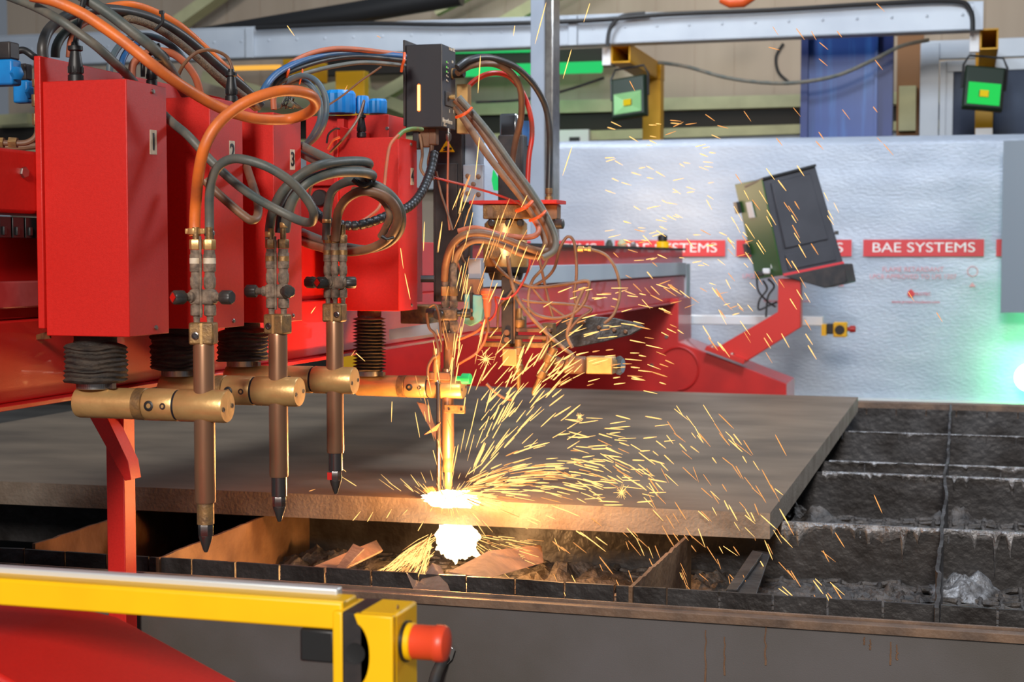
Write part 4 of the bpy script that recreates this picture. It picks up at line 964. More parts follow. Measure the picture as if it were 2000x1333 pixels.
# ================================================================== HOSES
H = hose
H('orange_hose', 'thick bright orange hose looping over the boxes down to the left torch', [(60, -8, 2.50), (105, 2, 2.5), (158, 25, 2.5), (196, 49, 2.5), (245, 84, 2.5), (291, 121, 2.5), (333, 153, 2.53), (378, 182, 2.58), (420, 206, 2.62), (462, 223, 2.66), (508, 233, 2.7), (561, 233, 2.74), (598, 222, 2.72), (616, 205, 2.66), (608, 187, 2.6), (578, 178, 2.56), (540, 179, 2.53), (490, 195, 2.51), (448, 221, 2.5), (418, 252, 2.49), (398, 292, 2.49), (388, 340, 2.51), (383, 390, 2.55), (380.5, 430, 2.56), (380.5, 462, 2.56)], 22, 'orange_h', n=18)
c = P(380.5, 452, d=2.56)
q = thing('hose_clamp', c, 'brass band clamp at the foot of the thick orange hose', 'clamp')
MB().lathe([(0.0118, -0.005), (0.0122, -0.004), (0.0122, 0.004), (0.0118, 0.005)], c, (0, 0, 1), 24).build('band', 'brass', q)
MB().obox(c+V((0.015, 0, 0)), 0.008, 0.006, 0.009).obox(c+V((-0.014, 0, 0)), 0.005, 0.008, 0.009).build('ear', 'brass', q, bevel=0.001)
H('grey_hose', 'slate grey hose crossing from top left behind box 1 and looping to the left torch', [(10, -10, 2.55), (70, 14, 2.53), (116, 39, 2.5), (151, 63, 2.5), (189, 91, 2.51), (224, 123, 2.55), (252, 150, 2.62), (290, 195, 2.70), (335, 238, 2.66), (368, 266, 2.62), (410, 312, 2.62), (455, 354, 2.62), (497, 385, 2.63), (547, 413, 2.64), (585, 431, 2.63), (608, 434, 2.6), (612, 415, 2.56), (598, 388, 2.54), (568, 355, 2.52), (526, 328, 2.51), (483, 313, 2.51), (452, 311, 2.52), (428, 324, 2.53), (414, 350, 2.54), (409, 385, 2.55), (409, 430, 2.56), (409, 468, 2.56)], 18, 'grey_h', n=14)
c = P(409, 456, d=2.56); q = thing('hose_clamp', c, 'small steel band clamp on the grey hose of the left torch', 'clamp')
MB().lathe([(0.0085, -0.004), (0.009, -0.003), (0.009, 0.003), (0.0085, 0.004)], c, (0, 0, 1), 20).build('band', 'steel', q); MB().obox(c+V((0.003, -0.010, 0)), 0.007, 0.005, 0.007).build('ear', 'steel', q)
H('brown_hose', 'dusty brown hose hanging in a loop between boxes 2 and 3', [(400, 352, 2.66), (417, 370, 2.66), (448, 398, 2.66), (474, 420, 2.66), (490, 430, 2.66), (502, 424, 2.68), (504, 400, 2.72), (496, 370, 2.76), (488, 345, 2.85), (480, 320, 2.95)], 17, 'brown_h')
H('green_grey_hose', 'grey-green lettered hose sloping from the top over box 1 to box 2', [(150, -14, 2.6), (210, 25, 2.6), (259, 63, 2.6), (301, 96, 2.62), (325, 125, 2.68), (345, 156, 2.8), (365, 190, 2.95)], 21, 'grey_h')
H('black_hose', 'black hose arching from box 1 mounting plate high over the boxes', [(84, 112, 2.66), (84, 88, 2.66), (96, 58, 2.68), (125, 34, 2.7), (160, 22, 2.74), (205, 18, 2.8), (250, 23, 2.86), (298, 37, 2.92), (345, 62, 2.98), (388, 95, 3.04), (430, 132, 3.1), (475, 170, 3.16), (510, 205, 3.2)], 20, 'black_h')
H('orange_arch_hose', 'orange hose arching above the black hose at top', [(190, 22, 2.9), (220, 12, 2.9), (260, 10, 2.92), (305, 25, 2.96), (350, 50, 3.0), (392, 86, 3.06), (430, 122, 3.1), (470, 160, 3.2)], 15, 'orange_h')
H('braided_hose', 'tan braided hose running under the black arched hose', [(225, 36, 2.85), (260, 38, 2.86), (300, 52, 2.9), (340, 76, 2.95), (380, 108, 3.0), (425, 148, 3.05), (468, 182, 3.12), (505, 210, 3.2)], 15, 'braid')
H('braided_hose', 'dark braided hose behind the thin arched cable of box 2', [(360, 92, 3.1), (395, 122, 3.1), (435, 160, 3.12), (472, 190, 3.18), (500, 212, 3.22)], 14, 'braid')
H('green_hose', 'dark green hose arching behind the first connector', [(108, 112, 2.72), (110, 92, 2.72), (122, 70, 2.74), (145, 50, 2.76), (175, 38, 2.8)], 18, 'green_h')
H('orange_stub_hose', 'short orange hose rising behind the first connector', [(134, 112, 2.75), (138, 78, 2.75), (152, 56, 2.76), (168, 44, 2.78)], 11, 'orange_d')
H('blue_grey_hose', 'slate blue hose arching out of the back of box 1', [(214, 152, 2.85), (216, 122, 2.85), (230, 94, 2.87), (252, 76, 2.9), (285, 70, 2.94), (320, 80, 2.98), (350, 104, 3.0), (375, 140, 3.04)], 13, 'teal_h')
H('blue_hose', 'short bright blue hose beside the slate blue arch', [(236, 152, 2.88), (238, 122, 2.88), (250, 98, 2.9), (270, 84, 2.92)], 13, 'blue_h')
H('orange_low_hose', 'dusty orange hose making a low arch above box 1 and 2', [(258, 152, 2.92), (260, 126, 2.92), (278, 108, 2.92), (305, 100, 2.94), (335, 104, 2.96), (362, 124, 2.98), (382, 152, 3.0), (392, 185, 3.02)], 15, 'orange_d')
H('thin_black_hose', 'thin black hose between the orange arches on box 1', [(279, 150, 2.98), (280, 118, 2.98), (290, 96, 3.0), (312, 88, 3.0)], 9, 'black_h')
c = P(312, 35, d=2.9)
q = thing('cable_tie', c, 'black cable tie knotted round the arched hoses', 'cable tie')
MB().tube(spline([P(x, y, d=2.88) for x, y in [(303, 58), (310, 52), (317, 44), (318, 32), (315, 22)]]), 0.003).build('strap', 'black', q)
MB().obox(P(316, 24, d=2.88), 0.009, 0.006, 0.006).build('head', 'black', q)
# bundle to the control box
H('orange_bundle_hose', 'dusty orange hose topmost of the bundle reaching the control box', [(545, 165, 3.3), (561, 131, 3.3), (598, 108, 3.35), (645, 96, 3.42), (692, 96, 3.5), (745, 102, 3.6), (790, 108, 3.7)], 10, 'orange_d')
H('blue_bundle_hose', 'blue hose in the bundle reaching the control box', [(505, 200, 3.2), (518, 170, 3.2), (538, 146, 3.24), (568, 128, 3.3), (605, 114, 3.36), (650, 105, 3.44), (705, 104, 3.54), (790, 110, 3.68)], 13, 'blue_h')
H('black_bundle_hose', 'black hose under the blue one in the bundle to the control box', [(520, 185, 3.26), (548, 150, 3.28), (590, 130, 3.34), (645, 115, 3.44), (705, 110, 3.54), (790, 118, 3.68)], 11, 'black_h')
H('tan_bundle_hose', 'dusty grey hose lowest in the bundle to the control box', [(524, 195, 3.28), (545, 162, 3.28), (598, 143, 3.34), (655, 129, 3.42), (715, 122, 3.52), (790, 128, 3.66)], 9, 'grey_h')
for x, y, hgt, lab in ((561, 143, 34, 'wide orange cable tie round the hose bundle'), (588, 150, 28, 'narrow orange cable tie hanging right of the wide one'), (787, 122, 36, 'orange cable tie where the bundle meets the control box')):
    dd = 3.3 if x < 700 else 3.64
    q = MB().tube(spline([P(x+3, y-hgt/2, d=dd), P(x+2, y-4, d=dd-0.02), P(x-1, y+6, d=dd-0.01), P(x-3, y+hgt/2, d=dd)]), 0.0035 if x != 588 else 0.002, 8).build('cable_tie', 'tie'); tag(q, lab, 'cable tie')
H('slate_loop_hose', 'outer slate blue hose coil hanging beside the orange loop', [(560, 160, 3.3), (590, 148, 3.28), (618, 158, 3.26), (636, 190, 3.25), (636, 230, 3.25), (622, 262, 3.28), (600, 284, 3.35)], 11, 'teal_h')
H('slate_loop_hose', 'inner slate blue hose coil hanging beside the orange loop', [(555, 170, 3.34), (582, 156, 3.32), (606, 166, 3.3), (624, 196, 3.3), (625, 232, 3.3), (612, 262, 3.32), (594, 286, 3.38)], 11, 'teal_h')
H('thin_grey_cable', 'thin grey cable slanting up from the blue valves to the bundle', [(640, 206, 3.7), (670, 186, 3.7), (705, 158, 3.7), (745, 130, 3.7)], 4, 'brown_h', 'cable')
H('orange_stub_hose', 'short orange hose rising out of the top of box 3', [(535, 214, 3.05), (534, 195, 3.05), (536, 185, 3.05)], 12, 'orange_d')
# wire tangle on top of box 3
rr = random.Random(4)
for k in range(7):
    a_ = [(545+rr.uniform(-4, 30), 212, 3.05), (552+rr.uniform(-4, 26), 202+rr.uniform(-4, 4), 3.03), (560+rr.uniform(-4, 22), 190+rr.uniform(-3, 6), 3.04), (572+rr.uniform(-4, 18), 200+rr.uniform(-5, 8), 3.06), (585+rr.uniform(-4, 6), 212, 3.1)]
    H('thin_wire', 'thin dark wire tangled on top of box 3', a_, 2.6, 'black' if k % 2 else 'grey_h', 'wire', grp='tangle of wires on box 3', k=5, n=6)
# torch 2 hoses
H('thick_grey_hose', 'thick grey hose curving from the second torch over to a bend beside box 4', [(527, 470, 2.84), (527, 445, 2.84), (534, 410, 2.82), (552, 374, 2.8), (585, 343, 2.8), (624, 323, 2.82), (666, 316, 2.88), (705, 315, 2.96), (721, 320, 3.02), (712, 328, 3.08), (680, 326, 3.12), (645, 312, 3.14), (615, 298, 3.16), (590, 285, 3.2)], 18, 'grey_h', n=14)
H('thick_tan_hose', 'thick dusty grey hose below it from the second torch', [(556, 452, 2.84), (562, 420, 2.83), (575, 385, 2.82), (605, 354, 2.82), (650, 338, 2.86), (700, 336, 2.94), (726, 342, 3.0), (718, 350, 3.06), (690, 346, 3.12), (650, 325, 3.16), (615, 312, 3.2), (590, 300, 3.24)], 20, 'grey_h', n=14)
H('thick_dark_hose', 'short dark hose tucked behind the two grey hoses of the second torch', [(543, 455, 2.87), (548, 415, 2.87), (570, 372, 2.87), (600, 345, 2.88)], 12, 'black_h')
# torch 3 hoses
H('slate_coil_hose', 'dark slate hose coiling from the third torch in a round loop', [(637, 470, 3.09), (638, 440, 3.09), (641, 400, 3.07), (652, 370, 3.05), (684, 354, 3.03), (725, 358, 3.03), (762, 380, 3.04), (783, 412, 3.06), (782, 448, 3.1), (760, 474, 3.14), (720, 487, 3.18), (675, 482, 3.2), (630, 470, 3.24), (590, 454, 3.28)], 17, 'grey_h', n=14)
H('brown_coil_hose', 'reddish brown hose coiling from the third torch inside the slate loop', [(655, 470, 3.08), (657, 440, 3.07), (662, 412, 3.06), (678, 388, 3.04), (706, 374, 3.02), (740, 378, 3.02), (766, 396, 3.03), (777, 424, 3.05), (768, 454, 3.08), (748, 474, 3.12), (715, 488, 3.15), (670, 492, 3.2), (620, 482, 3.24), (585, 470, 3.28)], 18, 'brown_h', n=14)
H('tan_coil_hose', 'dusty hose arcing inside the round coil of the third torch', [(690, 372, 3.1), (720, 376, 3.08), (748, 392, 3.08), (762, 420, 3.08), (752, 448, 3.12), (744, 462, 3.14)], 15, 'tan_h')
c = P(645, 430, d=3.08)
for x in (638, 656):
    q = P(x, 432 if x < 640 else 448, d=3.085)
    tag(MB().lathe([(0.0083, -0.004), (0.009, -0.003), (0.009, 0.003), (0.0083, 0.004)], q, (0, 0, 1), 20).build('hose_clamp', 'brass'), 'brass band clamp on the %s hose of the third torch' % ('slate' if x < 640 else 'brown'), 'clamp')
for x, y in ((556, 440), (527, 458)):
    q = P(x, y, d=2.835); tag(MB().lathe([(0.0085, -0.005), (0.0092, -0.004), (0.0092, 0.004), (0.0085, 0.005)], q, (0, 0, 1), 20).build('hose_clamp', 'brass'), 'brass band clamp on the %s hose of the second torch' % ('right' if x > 540 else 'left'), 'clamp')
tag(MB().tube(spline([P(x, y, d=3.0) for x, y in [(690, 350), (700, 358), (712, 362), (722, 356), (715, 348)]]), 0.006).build('tape_wrap', 'black'), 'black tape wrapped where the coils of the third torch cross', 'tape')
tag(MB().tube([P(745, 462, d=3.06), P(756, 468, d=3.06), P(770, 464, d=3.06)], 0.0035).build('cable_tie', 'black'), 'black cable tie at the lower right of the round coil', 'cable tie')
H('corrugated_conduit', 'black corrugated conduit running behind the round coil to the control box', [(600, 385, 3.5), (615, 412, 3.48), (640, 432, 3.46), (684, 441, 3.45), (722, 435, 3.46), (765, 418, 3.5), (797, 405, 3.56), (818, 384, 3.62), (832, 358, 3.68), (842, 330, 3.74), (848, 300, 3.78)], 17, 'black', 'conduit', ripple=0.10, rp=0.016, k=26)
H('orange_earth_wire', 'thin orange wire from the green sleeve down into the conduit', [(778, 264, 3.62), (762, 284, 3.6), (755, 320, 3.58), (750, 365, 3.56), (741, 404, 3.52), (720, 424, 3.5), (706, 432, 3.48)], 6.5, 'orange_d', 'wire')
H('green_sleeve', 'green and yellow sleeve at the end of the thin orange wire', [(776, 268, 3.62), (788, 257, 3.64), (806, 252, 3.66), (824, 253, 3.7)], 9, mat('green_yellow_sleeve', (90, 130, 70), 0.5, 0, (120, 110, 60), 50), 'sleeve')
H('black_lead', 'thin black lead curling at the left of the red cabinet', [(638, 280, 3.7), (642, 262, 3.7), (655, 252, 3.7), (664, 252, 3.7)], 4, 'black', 'lead')
H('orange_lead', 'thin orange lead under the black lead on the cabinet', [(640, 292, 3.69), (650, 275, 3.69), (664, 268, 3.69)], 5, 'tie', 'lead')
H('grey_lead', 'thin dusty lead drooping from the cabinet toward box 3', [(614, 350, 3.6), (606, 372, 3.6), (604, 396, 3.6), (612, 415, 3.58)], 6, 'brown_h', 'lead')
# right side of the control box
H('black_arch_hose', 'black hose arching right of the control box down to the red bracket plate', [(893, 132, 3.78), (913, 118, 3.8), (940, 112, 3.85), (967, 115, 3.9), (1003, 129, 3.95), (1030, 151, 3.98), (1051, 178, 4.0), (1066, 210, 4.02), (1073, 250, 4.03), (1074, 300, 4.04), (1072, 375, 4.04)], 13, 'black_h', n=14)
H('brown_arch_hose', 'dusty brown hose arching inside the black one right of the control box', [(893, 143, 3.8), (915, 130, 3.82), (945, 124, 3.86), (972, 127, 3.92), (998, 143, 3.96), (1015, 170, 3.99), (1019, 205, 4.02), (1016, 240, 4.05), (1007, 276, 4.08), (1000, 320, 4.1)], 13, 'brown_h', n=14)
H('brown_arch_hose', 'second dusty brown hose hugging the inner arch right of the control box', [(890, 138, 3.85), (925, 122, 3.88), (955, 118, 3.92), (985, 128, 3.97), (1008, 152, 4.0)], 11, 'tan_h')
H('red_orange_hose', 'red-orange hose arching through the middle right of the control box', [(905, 180, 4.0), (928, 157, 4.0), (955, 144, 4.0), (985, 145, 4.02), (1008, 163, 4.04), (1026, 192, 4.06), (1037, 230, 4.07), (1039, 267, 4.08), (1033, 310, 4.08), (1030, 372, 4.08)], 10, 'red_t', n=14)
c = P(1072, 376, d=4.04); q = thing('hose_fitting', c, 'brass fitting where the black arched hose meets the red bracket plate', 'fitting')
MB().lathe([(0.011, -0.026), (0.011, -0.012), (0.0075, -0.011), (0.0075, -0.004), (0.0098, -0.003), (0.0098, 0.010), (0.008, 0.011)], c, (0, 0, 1), 12).build('body', 'brass_d', q)
# brown bundle falling diagonally and doubling back to the working torch
H('brown_bundle_hose', 'outer dusty hose of the diagonal bundle bending back to the working torch', [(890, 194, 3.74), (915, 222, 3.74), (945, 262, 3.74), (985, 322, 3.74), (1020, 368, 3.74), (1050, 412, 3.74), (1070, 450, 3.74), (1077, 478, 3.74), (1062, 492, 3.72), (1030, 484, 3.7), (985, 466, 3.7), (940, 455, 3.7), (905, 460, 3.7), (882, 482, 3.72), (871, 515, 3.75), (868, 548, 3.77)], 15, 'brown_h', n=14)
H('tan_bundle_hose', 'paler dusty hose inside the diagonal bundle', [(890, 208, 3.78), (915, 246, 3.78), (950, 300, 3.78), (985, 345, 3.78), (1015, 382, 3.78), (1042, 420, 3.78), (1060, 455, 3.77), (1066, 480, 3.76), (1050, 500, 3.75), (1015, 494, 3.74), (970, 474, 3.73), (925, 470, 3.73), (897, 490, 3.75), (887, 520, 3.77), (884, 552, 3.78)], 14, 'tan_h', n=14)
H('grey_bundle_hose', 'grey hose leading the diagonal bundle down from the control box', [(896, 190, 3.72), (928, 226, 3.72), (962, 268, 3.72), (1000, 322, 3.72), (1036, 372, 3.72), (1066, 420, 3.72), (1084, 462, 3.72), (1082, 490, 3.71), (1060, 504, 3.7)], 13, 'grey_h', n=14)
H('brown_return_hose', 'reddish hose curving out of the diagonal bundle below its tie', [(1042, 428, 3.72), (1052, 446, 3.72), (1046, 460, 3.7), (1020, 464, 3.7), (975, 458, 3.7), (930, 446, 3.71), (895, 452, 3.72)], 11, 'orange_d')
for x, y, a_, lab in ((906, 222, 0, 'orange cable tie near the top of the diagonal bundle'), (1024, 405, 0, 'orange tape band around the lower diagonal bundle'), (1050, 424, 0, 'orange cable tie just above the bundle bend')):
    q = MB().tube(spline([P(x-15, y+7, d=3.69), P(x-4, y+3, d=3.67), P(x+7, y-3, d=3.67), P(x+15, y-11, d=3.69)]), 0.005 if x == 1024 else 0.0038, 8).build('cable_tie', 'tie'); tag(q, lab, 'cable tie')
H('pink_wire', 'straight dusty red wire stretched from the conduit to the lower bundle', [(848, 347, 3.78), (900, 360, 3.78), (960, 377, 3.76), (1008, 395, 3.74), (1030, 408, 3.72)], 4.5, 'red_t', 'wire')
H('brown_lead', 'thin brown lead slanting down the black column', [(852, 335, 3.79), (862, 380, 3.79), (872, 410, 3.79), (884, 450, 3.78)], 4.5, 'brown_h', 'lead')
# ================================================================== BEVEL HEAD beside the working torch
D = 4.0
def A(x, y, d=D): return P(x, y, d=d)
def S(px, d=D): return px*d/3000
hd = thing('marking_head', A(985, 690), 'rust coloured second torch head hanging under the red bracket plate', 'torch head')
def hb(nm, x0, x1, y0, y1, mt, d=D, th=0.05, bev=0.002, par=None, lab=None):
    a = A(x0, y0, d); b = A(x1, y1, d)
    return MB().box(a.x, b.x, a.y, a.y+th, b.z, a.z).build(nm, mt, par or hd, bevel=bev, label=lab)
hb('bracket_plate', 916, 1100, 392, 399, 'red', 4.0, 0.10, 0.001, lab='red bracket plate')
hb('valve_block', 943, 1062, 400, 428, 'brass_d', 4.0, 0.06)
hb('name_plate', 965, 1012, 405, 420, 'ink', 3.995, 0.005, 0)
for r_i, wd in enumerate(((4, 7, 3, 6, 8), (5, 8, 4))):
    xx = 971
    for q_i in wd: hb('plate_mark', xx, xx+q_i, 408+r_i*6, 411+r_i*6, 'tan_h', 3.993, 0.001, 0); xx += q_i+2
hb('tag_plate', 952, 963, 405, 424, 'tan_h', 3.995, 0.004, 0)
hb('corner_block', 1058, 1090, 400, 428, 'tan_h', 4.0, 0.04)
hb('blue_sticker', 1075, 1086, 406, 420, 'blue_h', 3.995, 0.004, 0)
c = A(1078, 438); MB().lathe([(0.010, 0), (0.010, 0.012), (0.013, 0.014), (0.013, 0.03), (0.010, 0.032)], c, (1, -0.1, 0), 16).build('side_knob', 'knob', hd)
hb('knob_stem', 1066, 1080, 428, 458, 'brown_h', 4.0, 0.03)
for x in (962, 995, 1018):
    MB().lathe([(0.008, 0), (0.009, 0.002), (0.009, 0.012), (0.007, 0.014)], A(x, 436, 3.99), (0, -1, 0), 14).build('gauge_plug', 'knob', hd)
c = A(988, 525, 4.05); r_ = S(44)
MB().lathe([(r_*1.0, 0), (r_*1.02, 0.004), (r_*1.02, 0.06), (r_*0.96, 0.066), (r_*0.96, S(96)-0.01), (r_*0.7, S(100))], c, (0, 0, 1), 36).build('brass_drum', 'brass', hd)
MB().lathe([(r_*0.7, -0.030), (r_*0.8, -0.012), (r_*1.05, -0.010), (r_*1.05, 0.004), (r_, 0.005)], c, (0, 0, 1), 32).build('clamp_ring', 'black_m', hd)
MB().lathe([(S(13), 0), (S(13), 0.006)], A(965, 493, 3.96), (0, -1, 0), 24).build('round_boss', 'brass_d', hd)
for x, y, r in ((944, 478, 3), (955, 484, 4)):
    MB().lathe([(S(r), 0), (S(r)*.8, 0.006)], A(x, y, 3.95), (0, -1, 0), 8).build('bolt', 'brass_d', hd)
hb('rod_bar', 979, 1001, 540, 672, 'black_m', 3.98, 0.03)
hb('rod_edge', 1001, 1004, 540, 672, 'brown_h', 3.98, 0.03, 0.0005)
for y in (650, 664): MB().lathe([(0.008, 0), (0.007, 0.004)], A(990, y, 3.975), (0, -1, 0), 16).build('bar_screw', 'brown_h', hd)
hb('linkage_bar', 945, 1085, 640, 648, 'brown_h', 4.02, 0.03); hb('linkage_bar', 948, 1090, 655, 662, 'brown_h', 4.02, 0.03); hb('linkage_bar', 940, 1080, 668, 678, 'brass_d', 4.04, 0.03)
hb('slider_block', 1058, 1080, 632, 676, 'brass_d', 4.0, 0.04)
hb('knob_column', 1005, 1024, 618, 642, 'brass_d', 4.02, 0.03); MB().lathe([(S(9), 0), (S(11), 0.008), (S(11), 0.02), (S(7), 0.026), (S(5), 0.05)], A(1015, 640, 4.0), (0, 0, 1), 14).build('wing_nut', 'brass_d', hd)
hb('front_block', 981, 1011, 682, 715, 'brass', 3.96, 0.03, lab='clean yellow brass block')
for x, ang_, lab in ((1015, 0, 0), (1060, R(26), 0)):
    ax = V((sin(ang_), 0, cos(ang_))); c = A(1013, 764, 3.97) if x == 1015 else A(1040, 770, 3.97)
    s_ = MB().lathe([(0.003, 0), (0.0055, 0.006), (0.0065, S(30)), (0.0075, S(34)), (0.0125, S(36)), (0.0125, S(50)), (0.010, S(52)), (0.010, S(68)), (0.0135, S(70)), (0.0135, S(84)), (0.010, S(86)), (0.010, S(100))], c, ax, 14).build('bevel_nozzle', 'brass_d', hd)
hb('solenoid_base', 1098, 1144, 697, 731, 'brown_h', 4.0, 0.045, 0.008)
for x, y in ((1131, 706), (1131, 721)):
    MB().lathe([(0.0085, 0), (0.0085, 0.002), (0.006, 0.003)], A(x, y, 3.995), (0, -1, 0), 18).build('base_screw', 'brown_h', hd)
hb('solenoid_body', 1144, 1199, 697, 731, 'brass', 4.0, 0.045, 0.003)
c = A(1199, 714, 4.02); MB().lathe([(S(7), 0), (S(7), S(7)), (S(18), S(8)), (S(19), S(13)), (S(14), S(19))], c, (1, -0.12, 0), 28).build('hand_knob', 'chrome', hd)
hb('hanger', 1078, 1100, 700, 716, 'brown_h', 4.0, 0.03); 
MB().tube(spline([A(1060, 690), A(1078, 702), A(1100, 712)]), 0.014).build('hanger_arm', 'brown_h', hd)
mb = MB(); cr = [(1085, 680), (1130, 678), (1180, 668), (1230, 655), (1258, 640), (1245, 632), (1200, 622), (1150, 618), (1100, 622), (1085, 640)]
mb.prism([A(x, y, 4.15) for x, y in cr], (0, 0.02, 0)); mb.build('crescent_arc', 'slat', hd, bevel=0.002)
mb = MB()
for x, y in ((1110, 632), (1140, 630), (1170, 640), (1200, 645), (1222, 648)): mb.lathe([(0.006, 0), (0.006, 0.004), (0.004, 0.008)], A(x, y, 4.14), (0, -1, 0), 10)
mb.build('arc_bolts', 'brown_h', hd)
# black actuator at the top with bright silver cap
ac = thing('silver_motor', A(1002, 310, 4.3), 'silver capped motor behind the arched hoses', 'motor')
a = A(975, 222, 4.3); b = A(1012, 262, 4.3); MB().box(a.x, b.x, a.y, a.y+0.06, b.z-0.02, a.z).build('cap', 'chrome', ac, bevel=0.006)
a = A(972, 285, 4.3); b = A(1024, 400, 4.3); MB().box(a.x, b.x, a.y, a.y+0.07, b.z, a.z+0.03).build('body', 'black_m', ac, bevel=0.004)
a = A(1020, 236, 4.32); b = A(1033, 285, 4.32); tag(MB().box(a.x, b.x, a.y, a.y+0.03, b.z, a.z).build('blue_plug', 'blue_h'), 'small pale blue plug beside the silver capped motor', 'plug')
a = A(889, 165, 3.9); b = A(914, 260, 3.9); tag(MB().box(a.x+0.004, b.x, a.y, a.y+0.03, b.z, a.z).build('brass_profile', 'brass'), 'upright shiny brass profile right of the control box', 'profile')
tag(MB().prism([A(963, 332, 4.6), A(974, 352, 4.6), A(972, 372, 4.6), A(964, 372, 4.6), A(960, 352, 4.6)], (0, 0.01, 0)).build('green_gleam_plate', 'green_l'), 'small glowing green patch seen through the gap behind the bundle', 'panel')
# grey clip box and turquoise bracket
gb = thing('grey_box', A(927, 545, 3.86), 'small grey plastic box above the turquoise bracket', 'box')
hb('case', 914, 941, 505, 545, 'post', 3.86, 0.03, 0.002, gb); hb('lower_clamp', 902, 940, 545, 575, 'brown_h', 3.86, 0.03, 0.002, gb); hb('upper_pin', 905, 915, 470, 505, 'black_m', 3.9, 0.02, 0.002, gb)
tq = thing('turquoise_bracket', A(922, 637, 3.85), 'turquoise bracket hanging right of the working torch valves', 'bracket')
mb = MB().prism([A(x, y, 3.85) for x, y in [(907, 575), (942, 578), (944, 600), (940, 625), (930, 632), (918, 638), (905, 632), (906, 605)]], (0, 0.02, 0)); mb.build('plate', 'turq', tq, bevel=0.002)
hb('slot', 917, 922, 572, 622, 'black_m', 3.845, 0.01, 0, tq)
for x, y in ((920, 607), (922, 622)): MB().lathe([(0.005, 0), (0.005, 0.004)], A(x, y, 3.84), (0, -1, 0), 12).build('screw', 'brown_h', tq)
rg = thing('regulator_cup', A(952, 600, 3.84), 'rusty regulator cup on a stem right of the turquoise bracket', 'regulator')
MB().lathe([(S(5), 0), (S(8), 0.03), (S(8), 0.045), (S(10), 0.048), (S(10), 0.055), (S(13), 0.058), (S(13), 0.066), (S(9), 0.072)], A(952, 620, 3.84), (0, 0, 1), 16).build('body', 'orange_d', rg)
# thin pipes of the tangle
tw = [
 ('thin brown pipe rising to a tall narrow bow at right', [(1040, 560), (1066, 544), (1083, 523), (1094, 484), (1108, 463), (1120, 470), (1125, 500), (1126, 540), (1122, 575), (1128, 606)], 6, 'brown_h'),
 ('thin pipe sweeping right from a brass nut and down to the crescent plate', [(1140, 488), (1157, 488), (1185, 500), (1204, 530), (1211, 572), (1200, 612), (1180, 632)], 6, 'tan_h'),
 ('brown pipe curving from the drum to a flat rectangular bow', [(957, 484), (962, 509), (985, 535), (1013, 552), (1049, 561), (1108, 555), (1146, 549), (1150, 562), (1140, 592), (1120, 612), (1088, 622), (1050, 616), (1030, 600)], 7, 'brown_h'),
 ('dusty pipe dropping diagonally from the bundle to the crescent plate', [(992, 500), (997, 540), (1010, 582), (1038, 620), (1075, 658), (1100, 680), (1118, 694), (1112, 708)], 8, 'tan_h'),
 ('brown pipe crossing level below the flat bow', [(1020, 586), (1040, 590), (1091, 593), (1140, 598), (1155, 606), (1130, 624), (1108, 650)], 6, 'brown_h'),
 ('brown pipe bent steeply behind the level pipe', [(1034, 612), (1032, 580), (1040, 548), (1060, 524), (1070, 500), (1060, 484)], 6, 'tan_h'),
 ('short brown pipe crossing diagonally under the flat bow', [(1040, 562), (1058, 585), (1085, 606), (1108, 622)], 5, 'brown_h'),
 ('brown pipe running straight down through the tangle', [(1052, 500), (1062, 545), (1072, 590), (1080, 620)], 6, 'brown_h'),
 ('dusty pipe leaning right below the tall bow', [(1142, 560), (1128, 590), (1116, 625), (1108, 655), (1118, 680)], 7, 'tan_h'),
 ('brown pipe hanging left of the black bar', [(1005, 560), (992, 580), (975, 600), (972, 640)], 5, 'brown_h'),
 ('brown pipe reaching from the working torch to the regulator', [(880, 668), (905, 660), (930, 648), (946, 632), (952, 615)], 6, 'orange_d'),
 ('dark pipe crossing in front of the turquoise bracket', [(888, 470), (905, 505), (925, 545), (945, 590), (952, 620), (954, 650)], 6, 'brown_h'),
 ('thin orange pipe falling from the regulator to the torch clamp', [(954, 640), (945, 670), (928, 692), (905, 706), (895, 712)], 5, 'orange_d'),
 ('thin tan pipe slanting beside the working torch top', [(890, 502), (898, 525), (905, 548)], 4, 'orange_d'),
 ('thin brown pipe drooping behind the sparks toward the plate', [(950, 750), (965, 765), (985, 778), (1003, 782)], 6, 'brown_h'),
 ('brown pipe bending beneath the slider block', [(1064, 640), (1070, 660), (1064, 690), (1050, 705)], 7, 'brown_h')]
for lab, pts, w_, mt_ in tw:
    dd = 3.92 if 'turquoise' in lab or 'working' in lab else 3.97
    hose('gas_pipe', lab, [(x, y, dd) for x, y in pts], w_, mt_, 'pipe')
hose('red_tube', 'bright red thin tube sagging past the black bar', [(1036, 490, 3.93), (1034, 520, 3.93), (1022, 550, 3.93), (1005, 575, 3.93), (985, 584, 3.93), (968, 580, 3.92)], 4.5, 'red_t', 'tube')
hose('red_tube', 'bright red short tube below the regulator cup', [(966, 580, 3.9), (970, 598, 3.9), (966, 615, 3.9), (955, 627, 3.9)], 4.5, 'red_t', 'tube')
hose('red_tube', 'bright red tube leaning down to the torch clamp', [(932, 625, 3.88), (946, 634, 3.88)], 4.5, 'red_t', 'tube')
q = thing('brass_pipe_nut', A(1140, 488, 3.97), 'small brass pipe nut at the start of the sweeping pipe', 'nut')
MB().lathe([(0.005, 0), (0.008, 0.002), (0.008, 0.016), (0.005, 0.018), (0.005, 0.026), (0.007, 0.028), (0.007, 0.036)], A(1128, 487, 3.97), (1, 0, 0), 8).build('body', 'brass', q)
